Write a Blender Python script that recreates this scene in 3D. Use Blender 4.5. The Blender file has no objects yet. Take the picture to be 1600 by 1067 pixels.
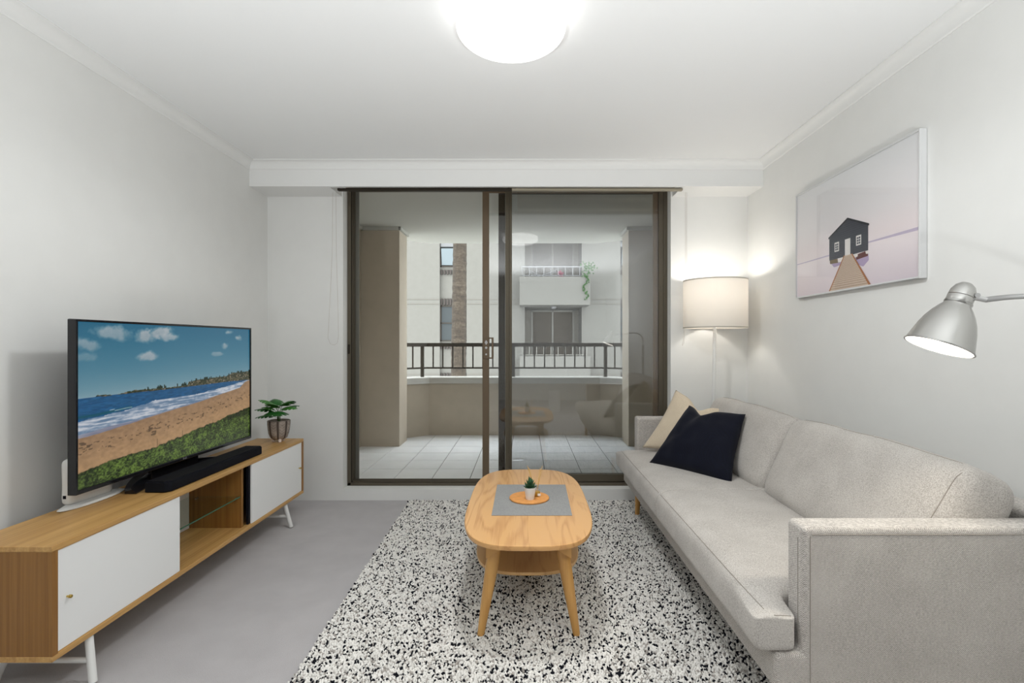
import bpy, bmesh, math, random
import numpy as np
from mathutils import Vector, Matrix, noise as mnoise
R = math.radians
random.seed(7)
scene = bpy.context.scene
COL = scene.collection

# ------------------------------------------------------------------ camera, world, exposure, light
EYE = 1.155
camd = bpy.data.cameras.new('camera'); cam = bpy.data.objects.new('camera', camd); COL.objects.link(cam)
camd.sensor_width = 36; camd.lens = 18.0; camd.shift_x = -0.0125; camd.shift_y = 0.0016; camd.clip_start = 0.02
cam.location = (0, 0, EYE); cam.rotation_euler = (R(90), 0, 0)
scene.camera = cam
scene.view_settings.view_transform = 'Standard'; scene.view_settings.look = 'None'
scene.view_settings.gamma = 1; scene.view_settings.use_curve_mapping = False
scene.view_settings.exposure = 0.52
EXT_SKY = 4.3           # overcast sky
CEIL_LIGHT = 1.35       # glow of the ceiling lights' diffusers
CEIL_W = 41.0          # ceiling light bulb, watts
FILL_W = 198.0            # each fill light added behind the viewpoint for the ceiling, watts
SHADE_W = 3.2           # floor lamp bulb, watts
DESK_W = 1.2            # reading lamp bulb
world = bpy.data.worlds.new('overcast'); scene.world = world; world.use_nodes = True
bg = world.node_tree.nodes['Background']; bg.inputs[0].default_value = (0.90, 0.96, 1.0, 1); bg.inputs[1].default_value = EXT_SKY

# ------------------------------------------------------------------ materials
def srgb(r, g, b):
    f = lambda c: (c / 255 / 12.92) if c / 255 <= 0.04045 else ((c / 255 + 0.055) / 1.055) ** 2.4
    return (f(r), f(g), f(b), 1)
def newmat(name):
    m = bpy.data.materials.new(name); m.use_nodes = True
    nt = m.node_tree; b = nt.nodes['Principled BSDF']
    return m, nt, b
def N(nt, t, **kw):
    n = nt.nodes.new(t)
    for k, v in kw.items(): setattr(n, k, v)
    return n
def L(nt, a, b): nt.links.new(a, b)
def coords(nt, scale=(1, 1, 1), rot=(0, 0, 0)):
    tc = N(nt, 'ShaderNodeTexCoord'); mp = N(nt, 'ShaderNodeMapping')
    mp.inputs['Scale'].default_value = scale; mp.inputs['Rotation'].default_value = rot
    L(nt, tc.outputs['Object'], mp.inputs['Vector']); return mp.outputs['Vector']
def ramp(nt, fac, stops):
    r = N(nt, 'ShaderNodeValToRGB'); cr = r.color_ramp
    while len(cr.elements) > 1: cr.elements.remove(cr.elements[-1])
    cr.elements[0].position = stops[0][0]; cr.elements[0].color = stops[0][1]
    for p, c in stops[1:]:
        e = cr.elements.new(p); e.color = c
    L(nt, fac, r.inputs[0]); return r.outputs[0]
def bump(nt, b, h, strength, dist=0.01):
    bp = N(nt, 'ShaderNodeBump'); bp.inputs['Strength'].default_value = strength; bp.inputs['Distance'].default_value = dist
    L(nt, h, bp.inputs['Height']); L(nt, bp.outputs[0], b.inputs['Normal'])
def noise(nt, vec, scale, detail=3, rough=0.5, dist=0.0):
    n = N(nt, 'ShaderNodeTexNoise'); n.inputs['Scale'].default_value = scale; n.inputs['Detail'].default_value = detail
    n.inputs['Roughness'].default_value = rough; n.inputs['Distortion'].default_value = dist
    L(nt, vec, n.inputs['Vector']); return n.outputs['Fac']
def plain(name, c, rough=0.5, metal=0.0, bs=0.0, bscale=200, var=0.0, spec=0.5, aniso=0):
    m, nt, b = newmat(name)
    b.inputs['Base Color'].default_value = c; b.inputs['Roughness'].default_value = rough; b.inputs['Metallic'].default_value = metal
    b.inputs['Specular IOR Level'].default_value = spec
    if bs or var:
        f = noise(nt, coords(nt), bscale, 3)
        if bs: bump(nt, b, f, bs, 0.002)
        if var:
            f2 = noise(nt, coords(nt), bscale * 0.13, 3)
            d = tuple(x * (1 - var) for x in c[:3]) + (1,); u = tuple(min(1, x * (1 + var)) for x in c[:3]) + (1,)
            L(nt, ramp(nt, f2, [(0.3, d), (0.7, u)]), b.inputs['Base Color'])
    return m
def math_(nt, op, a, b=None):
    n = N(nt, 'ShaderNodeMath', operation=op)
    for i, x in enumerate((a, b)):
        if x is None: continue
        if isinstance(x, (int, float)): n.inputs[i].default_value = x
        else: L(nt, x, n.inputs[i])
    return n.outputs[0]
def bamboo(name, strip_axis, grain_axis, light, dark, w=0.021):
    m, nt, b = newmat(name)
    v = coords(nt); sep = N(nt, 'ShaderNodeSeparateXYZ'); L(nt, v, sep.inputs[0])
    s = math_(nt, 'FLOOR', math_(nt, 'DIVIDE', sep.outputs[strip_axis], w))
    wn = N(nt, 'ShaderNodeTexWhiteNoise', noise_dimensions='1D'); L(nt, s, wn.inputs['W'])
    sc = [90, 90, 90]; sc[grain_axis] = 2.0
    f = noise(nt, coords(nt, tuple(sc)), 1.0, 4, 0.6, 0.4)
    t = math_(nt, 'ADD', math_(nt, 'MULTIPLY', wn.outputs['Value'], 0.22), math_(nt, 'MULTIPLY', f, 0.8))
    L(nt, ramp(nt, t, [(0.2, dark), (0.8, light)]), b.inputs['Base Color'])
    b.inputs['Roughness'].default_value = 0.42; bump(nt, b, f, 0.05, 0.002)
    return m
def oak(name, grain_axis, light, dark, board=0.0, rings=9.0):
    m, nt, b = newmat(name)
    sc = [7, 7, 7]; sc[grain_axis] = 0.9
    v = coords(nt, tuple(sc))
    if board:
        s0 = N(nt, 'ShaderNodeSeparateXYZ'); L(nt, coords(nt), s0.inputs[0])
        k = math_(nt, 'FLOOR', math_(nt, 'DIVIDE', s0.outputs[0], board))
        wn = N(nt, 'ShaderNodeTexWhiteNoise', noise_dimensions='1D'); L(nt, k, wn.inputs['W'])
        cx = N(nt, 'ShaderNodeCombineXYZ'); L(nt, math_(nt, 'MULTIPLY', wn.outputs['Value'], 9.0), cx.inputs[2])
        L(nt, math_(nt, 'MULTIPLY', wn.outputs['Value'], 5.0), cx.inputs[1])
        ad = N(nt, 'ShaderNodeVectorMath', operation='ADD'); L(nt, v, ad.inputs[0]); L(nt, cx.outputs[0], ad.inputs[1]); v = ad.outputs[0]
    f = noise(nt, v, 0.8, 2, 0.5, 0.3)
    r = math_(nt, 'FRACT', math_(nt, 'MULTIPLY', f, rings))
    r = math_(nt, 'ABSOLUTE', math_(nt, 'SUBTRACT', r, 0.5))
    sc2 = [160, 160, 160]; sc2[grain_axis] = 4
    g = noise(nt, coords(nt, tuple(sc2)), 1.0, 3, 0.6)
    t = math_(nt, 'ADD', math_(nt, 'MULTIPLY', r, 0.9), math_(nt, 'MULTIPLY', g, 0.55))
    if board: t = math_(nt, 'ADD', t, math_(nt, 'MULTIPLY', wn.outputs['Value'], 0.18))
    L(nt, ramp(nt, t, [(0.0, dark), (0.55, light)]), b.inputs['Base Color'])
    b.inputs['Roughness'].default_value = 0.27; bump(nt, b, g, 0.03, 0.002)
    return m
def fabric(name, light, dark, thr=520.0, rough=0.95, bs=0.5, sheen=0.2):
    m, nt, b = newmat(name)
    v = coords(nt); sep = N(nt, 'ShaderNodeSeparateXYZ'); L(nt, v, sep.inputs[0])
    w = math_(nt, 'MULTIPLY', math_(nt, 'SINE', math_(nt, 'MULTIPLY', math_(nt, 'ADD', sep.outputs[0], sep.outputs[1]), thr * 2.2)),
              math_(nt, 'SINE', math_(nt, 'MULTIPLY', math_(nt, 'ADD', sep.outputs[2], math_(nt, 'MULTIPLY', sep.outputs[1], -0.6)), thr * 2.4)))
    f = noise(nt, coords(nt, (1, 1, 3.0)), 160, 3, 0.6)
    f2 = noise(nt, v, 9, 3, 0.5)
    t = math_(nt, 'ADD', math_(nt, 'ADD', math_(nt, 'MULTIPLY', w, 0.16), math_(nt, 'MULTIPLY', f, 0.6)), math_(nt, 'MULTIPLY', f2, 0.10))
    L(nt, ramp(nt, t, [(0.12, dark), (0.52, light)]), b.inputs['Base Color'])
    b.inputs['Roughness'].default_value = rough; b.inputs['Specular IOR Level'].default_value = 0.15
    b.inputs['Sheen Weight'].default_value = sheen
    bump(nt, b, w, bs, 0.0008)
    return m
def emit(name, c, s):
    m, nt, b = newmat(name)
    b.inputs['Base Color'].default_value = (0.8, 0.8, 0.8, 1)
    b.inputs['Emission Color'].default_value = c; b.inputs['Emission Strength'].default_value = s
    return m
def glassm(name, tint=(0.93, 0.95, 0.95, 1), refl=1.0, f0=0.04):
    m = bpy.data.materials.new(name); m.use_nodes = True; nt = m.node_tree; nt.nodes.clear()
    out = N(nt, 'ShaderNodeOutputMaterial'); tr = N(nt, 'ShaderNodeBsdfTransparent'); tr.inputs[0].default_value = tint
    gl = N(nt, 'ShaderNodeBsdfGlossy'); gl.inputs['Roughness'].default_value = 0.0; gl.inputs[0].default_value = (1, 1, 1, 1)
    ge = N(nt, 'ShaderNodeNewGeometry'); dt = N(nt, 'ShaderNodeVectorMath', operation='DOT_PRODUCT')
    L(nt, ge.outputs['Normal'], dt.inputs[0]); L(nt, ge.outputs['Incoming'], dt.inputs[1])
    c = math_(nt, 'ABSOLUTE', dt.outputs['Value'])
    p = math_(nt, 'POWER', math_(nt, 'SUBTRACT', 1.0, c), 5.0)
    fr = math_(nt, 'MULTIPLY', math_(nt, 'ADD', math_(nt, 'MULTIPLY', p, 1 - f0), f0), refl)
    mx = N(nt, 'ShaderNodeMixShader'); L(nt, fr, mx.inputs[0]); L(nt, tr.outputs[0], mx.inputs[1]); L(nt, gl.outputs[0], mx.inputs[2])
    L(nt, mx.outputs[0], out.inputs[0]); return m

def woven(name, light, dark, scale=330.0, bs=0.35):
    m, nt, b = newmat(name)
    f = noise(nt, coords(nt, (1, 1, 1)), scale, 2, 0.6); g = noise(nt, coords(nt), 8, 3, 0.5)
    t = math_(nt, 'ADD', math_(nt, 'MULTIPLY', f, 0.85), math_(nt, 'MULTIPLY', g, 0.2))
    L(nt, ramp(nt, t, [(0.38, dark), (0.62, light)]), b.inputs['Base Color'])
    b.inputs['Roughness'].default_value = 0.95; b.inputs['Specular IOR Level'].default_value = 0.15; b.inputs['Sheen Weight'].default_value = 0.2
    bump(nt, b, f, bs, 0.0015); return m
M = {}
M['wall'] = plain('wall_paint', (0.785, 0.785, 0.765, 1), 0.7, bs=0.08, bscale=60, var=0.012)
M['ceil'] = plain('ceiling_paint', (0.85, 0.855, 0.85, 1), 0.8, bs=0.05, bscale=60)
M['trim'] = plain('trim_paint', (0.80, 0.80, 0.785, 1), 0.5)
M['bronze'] = plain('bronze_anodised', srgb(98, 91, 78), 0.4, 0.5)
M['bronze_dark'] = plain('bronze_dark', srgb(44, 38, 30), 0.55, 0.0, spec=.25)
M['bronze_warm'] = plain('bronze_warm', srgb(112, 96, 78), 0.45, 0.35)
M['glass'] = glassm('door_glass', (0.98, 0.985, 0.99, 1), 1.0, 0.045)
M['glass_shelf'] = glassm('shelf_glass', (0.90, 0.95, 0.92, 1), 1.0, 0.05)
M['glass_edge'] = plain('glass_edge', srgb(52, 96, 72), 0.15)
M['white'] = plain('white_lacquer', (0.86, 0.865, 0.86, 1), 0.4)
M['white_metal'] = plain('white_powder_coat', (0.80, 0.80, 0.78, 1), 0.4)
M['brass'] = plain('brass', srgb(200, 170, 90), 0.25, 0.9)
M['black'] = plain('black_plastic', (0.006, 0.006, 0.010, 1), 0.6, spec=.15)
M['black_cloth'] = plain('black_grille', (0.006, 0.007, 0.011, 1), 0.75, bs=0.4, bscale=1500, spec=.15)
M['black_gloss'] = plain('black_gloss', (0.008, 0.008, 0.01, 1), 0.12)
M['silver'] = plain('silver', (0.6, 0.6, 0.6, 1), 0.38, 0.9)
bl, bd = srgb(210, 168, 106), srgb(166, 122, 66)
M['bam_top'] = bamboo('bamboo_board', 0, 1, bl, bd)
M['bam_side'] = bamboo('bamboo_panel', 0, 2, srgb(160, 114, 56), srgb(120, 80, 34), 0.011)
M['bam_edge'] = bamboo('bamboo_edge', 2, 1, bl, bd, 0.01)
M['oak_top'] = oak('oak_top', 1, srgb(218, 168, 110), srgb(176, 122, 72), 0.11, 12)
M['oak_leg'] = oak('oak_leg', 2, srgb(214, 164, 96), srgb(184, 132, 70), 0, 3)
M['oak_shelf'] = oak('oak_shelf', 1, srgb(214, 172, 116), srgb(178, 132, 82), 0.09, 7)
M['sofa'] = fabric('sofa_weave', srgb(222, 216, 209), srgb(108, 102, 97))
M['sofa_cushion'] = woven('sofa_cushion_weave', srgb(198, 193, 187), srgb(158, 152, 146))
M['navy'] = fabric('navy_velvet', (0.006, 0.0075, 0.017, 1), (0.003, 0.0035, 0.008, 1), 300, 0.75, 0.1, 0.05)
M['linen'] = fabric('beige_linen', srgb(222, 207, 184), srgb(188, 172, 148), 600, 0.95, 0.4)
M['seam'] = plain('seam_thread', srgb(150, 143, 134), 0.9)
M['mat'] = fabric('runner_weave', srgb(160, 160, 158), srgb(120, 120, 120), 700)
M['cork'] = plain('cork', srgb(216, 150, 84), 0.7, bs=0.2, bscale=300, var=0.12)
M['ceramic'] = plain('white_ceramic', (0.82, 0.82, 0.80, 1), 0.3)
M['succ'] = plain('succulent_green', srgb(52, 92, 62), 0.5, var=0.3, bscale=300)
M['leaf'] = plain('leaf_green', srgb(38, 98, 36), 0.4, var=0.35, bscale=150)
M['leaf2'] = plain('leaf_light', srgb(62, 122, 44), 0.4, var=0.25, bscale=150)
M['stem'] = plain('leaf_stem', srgb(70, 100, 50), 0.5)
M['soil'] = plain('soil', srgb(40, 32, 26), 0.9, bs=0.5)
M['pot'] = plain('grey_ceramic', srgb(150, 138, 128), 0.6, bs=0.3, bscale=200, var=0.35)
M['pot_dark'] = plain('dark_stripe', srgb(74, 64, 58), 0.7)
M['pot_white'] = plain('pale_foot', srgb(222, 208, 198), 0.5)
M['reed'] = plain('reed', srgb(224, 180, 110), 0.6)
M['oil'] = plain('amber_oil', srgb(205, 160, 60), 0.1)
M['alu'] = plain('brushed_aluminium', (0.44, 0.435, 0.42, 1), 0.27, 1.0, bs=0.04, bscale=400)
M['inner'] = emit('lamp_inner', (1.0, 0.95, 0.84, 1), 1.6)
M['bulb'] = emit('bulb', (1.0, 0.94, 0.82, 1), 4.0)
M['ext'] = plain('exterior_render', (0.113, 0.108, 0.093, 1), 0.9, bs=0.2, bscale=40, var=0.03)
M['bal'] = plain('balcony_render', (0.47, 0.41, 0.325, 1), 0.85, bs=0.2, bscale=60, var=0.03)
M['balceil'] = plain('balcony_soffit', (0.46, 0.455, 0.41, 1), 0.85, bs=0.2, bscale=60)
M['cap'] = plain('parapet_cap', (0.50, 0.49, 0.45, 1), 0.7)
M['tile'] = plain('floor_tile', (0.88, 0.90, 0.91, 1), 0.25, var=0.04, bscale=40)
M['grout'] = plain('grout', srgb(62, 60, 56), 0.9)
M['rail'] = plain('rail_metal', srgb(78, 73, 66), 0.5, 0.3)
M['brick'] = plain('brick_dark', srgb(50, 43, 38), 0.8)
M['winglass'] = plain('window_dark', srgb(52, 56, 56), 0.15, 0.0, spec=.15)
M['winglass_light'] = plain('window_light', srgb(98, 106, 108), 0.25, spec=.2)
M['blindm'] = plain('grey_curtain', srgb(92, 88, 82), 0.8, var=0.1, bscale=30)
M['aluframe'] = plain('window_frame', srgb(110, 108, 100), 0.5, 0.3)
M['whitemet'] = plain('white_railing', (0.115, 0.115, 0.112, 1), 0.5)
M['pink'] = plain('pink_petals', srgb(118, 30, 58), 0.6)
M['ext_leaf'] = plain('outdoor_leaf', srgb(40, 68, 30), 0.6, spec=.1)
M['brownpane'] = plain('brown_curtain', srgb(62, 54, 42), 0.5, spec=.2)
M['picture_frame'] = plain('picture_frame_white', (0.66, 0.665, 0.665, 1), 0.45)
M['taupe'] = plain('taupe_panel', srgb(98, 94, 84), .7)
M['ground'] = plain('paving', (0.50, 0.50, 0.48, 1), 0.9, var=0.1, bscale=5)

def carpet():
    m, nt, b = newmat('grey_carpet')
    f = noise(nt, coords(nt), 420, 3, 0.7); g = noise(nt, coords(nt), 6, 4, 0.6)
    t = math_(nt, 'ADD', math_(nt, 'MULTIPLY', f, 0.75), math_(nt, 'MULTIPLY', g, 0.25))
    L(nt, ramp(nt, t, [(0.25, srgb(156, 152, 153)), (0.75, srgb(204, 200, 201))]), b.inputs['Base Color'])
    b.inputs['Roughness'].default_value = 1.0; b.inputs['Specular IOR Level'].default_value = 0.1; b.inputs['Sheen Weight'].default_value = 0.3
    bump(nt, b, f, 0.6, 0.004); return m
M['carpet'] = carpet()
M['wool'] = plain('cream_wool', srgb(234, 231, 226), 1.0, var=0.1, bscale=300, spec=0.1)
M['wool_black'] = plain('black_wool', srgb(26, 27, 34), 1.0, spec=0.1)
M['wool_grey'] = plain('grey_wool', srgb(176, 170, 164), 1.0, spec=0.1)
def shadem():
    m = bpy.data.materials.new('shade_fabric'); m.use_nodes = True; nt = m.node_tree; nt.nodes.clear()
    out = N(nt, 'ShaderNodeOutputMaterial'); d = N(nt, 'ShaderNodeBsdfDiffuse'); t = N(nt, 'ShaderNodeBsdfTranslucent')
    d.inputs[0].default_value = (0.80, 0.77, 0.72, 1); t.inputs[0].default_value = (0.86, 0.83, 0.79, 1)
    mx = N(nt, 'ShaderNodeMixShader'); mx.inputs[0].default_value = 0.40
    L(nt, d.outputs[0], mx.inputs[1]); L(nt, t.outputs[0], mx.inputs[2]); L(nt, mx.outputs[0], out.inputs[0]); return m
M['shade'] = shadem()
def meshm():
    m = bpy.data.materials.new('screen_mesh'); m.use_nodes = True; nt = m.node_tree; nt.nodes.clear()
    out = N(nt, 'ShaderNodeOutputMaterial'); d = N(nt, 'ShaderNodeBsdfDiffuse'); t = N(nt, 'ShaderNodeBsdfTransparent')
    d.inputs[0].default_value = (0.06, 0.06, 0.06, 1)
    mx = N(nt, 'ShaderNodeMixShader'); mx.inputs[0].default_value = 0.08
    L(nt, t.outputs[0], mx.inputs[1]); L(nt, d.outputs[0], mx.inputs[2]); L(nt, mx.outputs[0], out.inputs[0]); return m
M['mesh'] = meshm()
def palmm():
    m, nt, b = newmat('palm_bark')
    v = coords(nt, (1, 1, 6.5)); f = noise(nt, v, 1.6, 4, 0.7, 0.6); g = noise(nt, coords(nt, (9, 9, 9)), 2.0, 4, 0.7)
    t = math_(nt, 'ADD', math_(nt, 'MULTIPLY', f, 0.6), math_(nt, 'MULTIPLY', g, 0.5))
    L(nt, ramp(nt, t, [(0.3, srgb(18, 15, 11)), (0.55, srgb(50, 42, 32)), (0.8, srgb(76, 68, 56))]), b.inputs['Base Color'])
    b.inputs['Roughness'].default_value = 0.95; bump(nt, b, t, 0.8, 0.03); return m
M['palm'] = palmm()
def vcol(name, attr, s):
    m, nt, b = newmat(name)
    a = N(nt, 'ShaderNodeVertexColor'); a.layer_name = attr
    b.inputs['Base Color'].default_value = (0.01, 0.01, 0.01, 1); b.inputs['Roughness'].default_value = 0.25
    L(nt, a.outputs[0], b.inputs['Emission Color']); b.inputs['Emission Strength'].default_value = s
    return m
M['screen'] = vcol('screen_picture', 'Col', 0.69)

# ------------------------------------------------------------------ builders
ORG = {}
def tag(o, label=None, cat=None, group=None, kind=None):
    if label: o['label'] = label
    if cat: o['category'] = cat
    if group: o['group'] = group
    if kind: o['kind'] = kind
    return o
def empty(name, loc, label=None, cat=None, group=None, kind=None):
    o = bpy.data.objects.new(name, None); COL.objects.link(o); o.location = loc; o.empty_display_size = 0.05
    ORG[o.name] = Vector(loc); return tag(o, label, cat, group, kind)
class MB:
    def __init__(s): s.v = []; s.f = []; s.m = []
    def add(s, vs, fs, mi=0):
        k = len(s.v); s.v += [tuple(v) for v in vs]; s.f += [tuple(k + i for i in f) for f in fs]; s.m += [mi] * len(fs); return s
    def box(s, x0, x1, y0, y1, z0, z1, mi=0):
        vs = [(x, y, z) for z in (z0, z1) for y in (y0, y1) for x in (x0, x1)]
        return s.add(vs, [(0, 2, 3, 1), (4, 5, 7, 6), (0, 1, 5, 4), (2, 6, 7, 3), (0, 4, 6, 2), (1, 3, 7, 5)], mi)
    def obox(s, c, ax, ay, az, mi=0):
        c = Vector(c); ax, ay, az = Vector(ax), Vector(ay), Vector(az)
        vs = [c + i * ax + j * ay + k * az for k in (-1, 1) for j in (-1, 1) for i in (-1, 1)]
        return s.add(vs, [(0, 2, 3, 1), (4, 5, 7, 6), (0, 1, 5, 4), (2, 6, 7, 3), (0, 4, 6, 2), (1, 3, 7, 5)], mi)
    def tube(s, pts, r, n=12, mi=0, caps=True):
        pts = [Vector(p) for p in pts]; rs = r if isinstance(r, (list, tuple)) else [r] * len(pts)
        rings = []; up = None
        for i, p in enumerate(pts):
            t = (pts[min(i + 1, len(pts) - 1)] - pts[max(i - 1, 0)]).normalized()
            if up is None:
                up = Vector((0, 0, 1)) if abs(t.z) < 0.9 else Vector((1, 0, 0))
            a = (up - t * up.dot(t)).normalized(); b = t.cross(a); up = a
            rings.append([p + (a * math.cos(2 * math.pi * k / n) + b * math.sin(2 * math.pi * k / n)) * rs[i] for k in range(n)])
        vs = [v for rg in rings for v in rg]; fs = []
        for i in range(len(pts) - 1):
            for k in range(n):
                a0 = i * n + k; a1 = i * n + (k + 1) % n; fs.append((a0, a1, a1 + n, a0 + n))
        if caps: fs.append(tuple(reversed(range(n)))); fs.append(tuple((len(pts) - 1) * n + k for k in range(n)))
        return s.add(vs, fs, mi)
    def lathe(s, prof, c=(0, 0, 0), axis=(0, 0, 1), n=40, mi=0):
        ax = Vector(axis).normalized(); t = Vector((1, 0, 0)) if abs(ax.x) < 0.9 else Vector((0, 1, 0))
        a = (t - ax * t.dot(ax)).normalized(); b = ax.cross(a); c = Vector(c)
        vs = []; fs = []
        for r, h in prof:
            for k in range(n):
                th = 2 * math.pi * k / n; vs.append(c + ax * h + (a * math.cos(th) + b * math.sin(th)) * max(r, 1e-5))
        for i in range(len(prof) - 1):
            for k in range(n):
                p = i * n + k; q = i * n + (k + 1) % n; fs.append((p, q, q + n, p + n))
        return s.add(vs, fs, mi)
    def prism(s, poly, z0, z1, mi=0):
        n = len(poly); vs = [(x, y, z0) for x, y in poly] + [(x, y, z1) for x, y in poly]
        fs = [tuple(reversed(range(n))), tuple(range(n, 2 * n))] + [(i, (i + 1) % n, n + (i + 1) % n, n + i) for i in range(n)]
        return s.add(vs, fs, mi)
    def build(s, name, mats, parent=None, smooth=False, bevel=0, seg=2, subsurf=0, angle=35, kind=None):
        me = bpy.data.meshes.new(name)
        org = ORG[parent.name] if parent else Vector((0, 0, 0))
        me.from_pydata([tuple(Vector(v) - org) for v in s.v], [], s.f)
        if not isinstance(mats, (list, tuple)): mats = [mats]
        for m in mats: me.materials.append(m)
        me.polygons.foreach_set('material_index', s.m)
        me.update()
        bm = bmesh.new(); bm.from_mesh(me); bmesh.ops.remove_doubles(bm, verts=bm.verts, dist=1e-5)
        bmesh.ops.recalc_face_normals(bm, faces=bm.faces); bm.to_mesh(me); bm.free()
        o = bpy.data.objects.new(name, me); COL.objects.link(o); ORG[o.name] = org
        if parent: o.parent = parent
        if bevel:
            md = o.modifiers.new('bevel', 'BEVEL'); md.width = bevel; md.segments = seg; md.limit_method = 'ANGLE'; md.angle_limit = R(40)
        if subsurf:
            md = o.modifiers.new('sub', 'SUBSURF'); md.levels = subsurf; md.render_levels = subsurf
        if smooth or subsurf or bevel:
            me.polygons.foreach_set('use_smooth', [True] * len(me.polygons))
            if not subsurf and smooth != 'all':
                me.update()
                try: me.set_sharp_from_angle(angle=R(angle))
                except Exception: pass
            if bevel:
                wn = o.modifiers.new('wn', 'WEIGHTED_NORMAL'); wn.keep_sharp = True
        if kind: o['kind'] = kind
        return o
def cells(xs, ys, zs, filled, warp=None):
    mb = MB(); nx, ny, nz = len(xs) - 1, len(ys) - 1, len(zs) - 1
    F = lambda i, j, k: 0 <= i < nx and 0 <= j < ny and 0 <= k < nz and filled((xs[i] + xs[i + 1]) / 2, (ys[j] + ys[j + 1]) / 2, (zs[k] + zs[k + 1]) / 2)
    w = warp or (lambda x, y, z: (x, y, z))
    for i in range(nx):
        for j in range(ny):
            for k in range(nz):
                if not F(i, j, k): continue
                P = lambda a, b, c: w(xs[i + a], ys[j + b], zs[k + c])
                for d, q in (((-1, 0, 0), [(0, 0, 0), (0, 0, 1), (0, 1, 1), (0, 1, 0)]), ((1, 0, 0), [(1, 0, 0), (1, 1, 0), (1, 1, 1), (1, 0, 1)]),
                             ((0, -1, 0), [(0, 0, 0), (1, 0, 0), (1, 0, 1), (0, 0, 1)]), ((0, 1, 0), [(0, 1, 0), (0, 1, 1), (1, 1, 1), (1, 1, 0)]),
                             ((0, 0, -1), [(0, 0, 0), (0, 1, 0), (1, 1, 0), (1, 0, 0)]), ((0, 0, 1), [(0, 0, 1), (1, 0, 1), (1, 1, 1), (0, 1, 1)])):
                    if not F(i + d[0], j + d[1], k + d[2]): mb.add([P(*p) for p in q], [(0, 1, 2, 3)])
    return mb
def struct(name, mb, m, **kw): return mb.build(name, m, kind='structure', **kw)

# ------------------------------------------------------------------ room shell
XL, XR, YF, YN, ZC = -1.891, 1.638, 3.764, -2.6, 2.40
OX0, OX1, OZ0, OZ1 = -1.336, 1.073, 0.082, 2.36
struct('floor', MB().box(XL - .2, XR + .2, YN - .2, YF + 0.05, -0.15, 0), M['carpet'])
struct('ceiling', MB().box(XL - .2, XR + .2, YN - .2, 3.96, ZC, ZC + .15), M['ceil'])
struct('wall_left', MB().box(XL - .2, XL, YN - .2, 3.96, -.15, ZC), M['wall'])
struct('wall_right', MB().box(XR, XR + .2, YN - .2, 3.96, -.15, ZC), M['wall'])
struct('wall_near', MB().box(XL, XR, YN - .2, YN, 0, ZC), M['wall'])
wf = MB().box(XL, OX0, YF, 3.96, 0, ZC).box(OX1, XR, YF, 3.96, 0, ZC).box(OX0, OX1, YF, 3.96, -.1, OZ0).box(OX0, OX1, YF, 3.96, OZ1, ZC)
struct('wall_far', wf, M['wall'])
struct('trim_1', cells([XL, -1.345, 1.085, XR], [3.515, 3.540, YF], [2.231, 2.37, ZC], lambda x, y, z: y < 3.54 or z > 2.37 or x < -1.345 or x > 1.085), M['trim'])           # bulkhead over the sliding door
def cove(path_pts, inward, name):
    prof = [(0, 0), (.055, 0), (.055, .005), (.050, .007)]
    for k in range(7):
        a = R(90) * k / 6; prof.append((.050 - .042 * math.sin(a), .050 - .043 * math.cos(a)))
    prof += [(.004, .055), (0, .055)]
    mb = MB(); n = len(prof); vs = []
    for (p, iw) in zip(path_pts, inward):
        for w, d in prof: vs.append((p[0] + iw[0] * w, p[1] + iw[1] * w, ZC - d))
    fs = [(k, (k + 1) % n, n + (k + 1) % n, n + k) for k in range(n)] + [tuple(range(n)), tuple(reversed(range(n, 2 * n)))]
    mb.add(vs, fs); return struct(name, mb, M['trim'], smooth=True, angle=30)
cove([(XL, YN), (XL, 3.515)], [(1, 1), (1, -1)], 'trim_2')
cove([(XR, YN), (XR, 3.515)], [(-1, 1), (-1, -1)], 'trim_3')
cove([(XL, 3.515), (XR, 3.515)], [(1, -1), (-1, -1)], 'trim_4')
cove([(XL, YN), (XR, YN)], [(1, 1), (-1, 1)], 'trim_5')

# ------------------------------------------------------------------ sliding door
door = empty('door_1', (-0.13, 3.88, 0.1), kind='structure')
def part(mb, name, m, parent, **kw): return mb.build(name, m, parent, **kw)
DX0, DX1 = OX0 + .002, OX1 - .002
fr = MB()
fr.box(DX0, DX0 + .026, 3.852, 3.94, OZ0 + .001, 2.355).box(DX1 - .026, DX1, 3.852, 3.94, OZ0 + .001, 2.355)
fr.box(DX0, DX1, 3.852, 3.94, 2.315, 2.355).box(DX0, DX1, 3.852, 3.94, OZ0 + .001, .105)
for yy in (3.868, 3.895, 3.922):
    fr.box(DX0, DX1, yy, yy + .005, .105, .117)
    fr.box(DX0 + .026, DX0 + .036, yy, yy + .006, .105, 2.315)
fr.box(DX0 + .026, DX0 + .030, 3.857, 3.935, .105, 2.315, 1)
part(fr, 'door_frame', [M['bronze'], M['bronze_dark']], door, bevel=.0015, seg=1)
part(MB().box(DX0 + .030, DX0 + .062, 3.927, 3.937, .105, 2.315), 'outer_stile', M['aluframe'], door)
part(MB().box(DX0 + .004, DX0 + .018, 3.843, 3.853, 1.075, 1.145), 'latch_keeper', M['bronze_dark'], door, bevel=.002)
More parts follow.
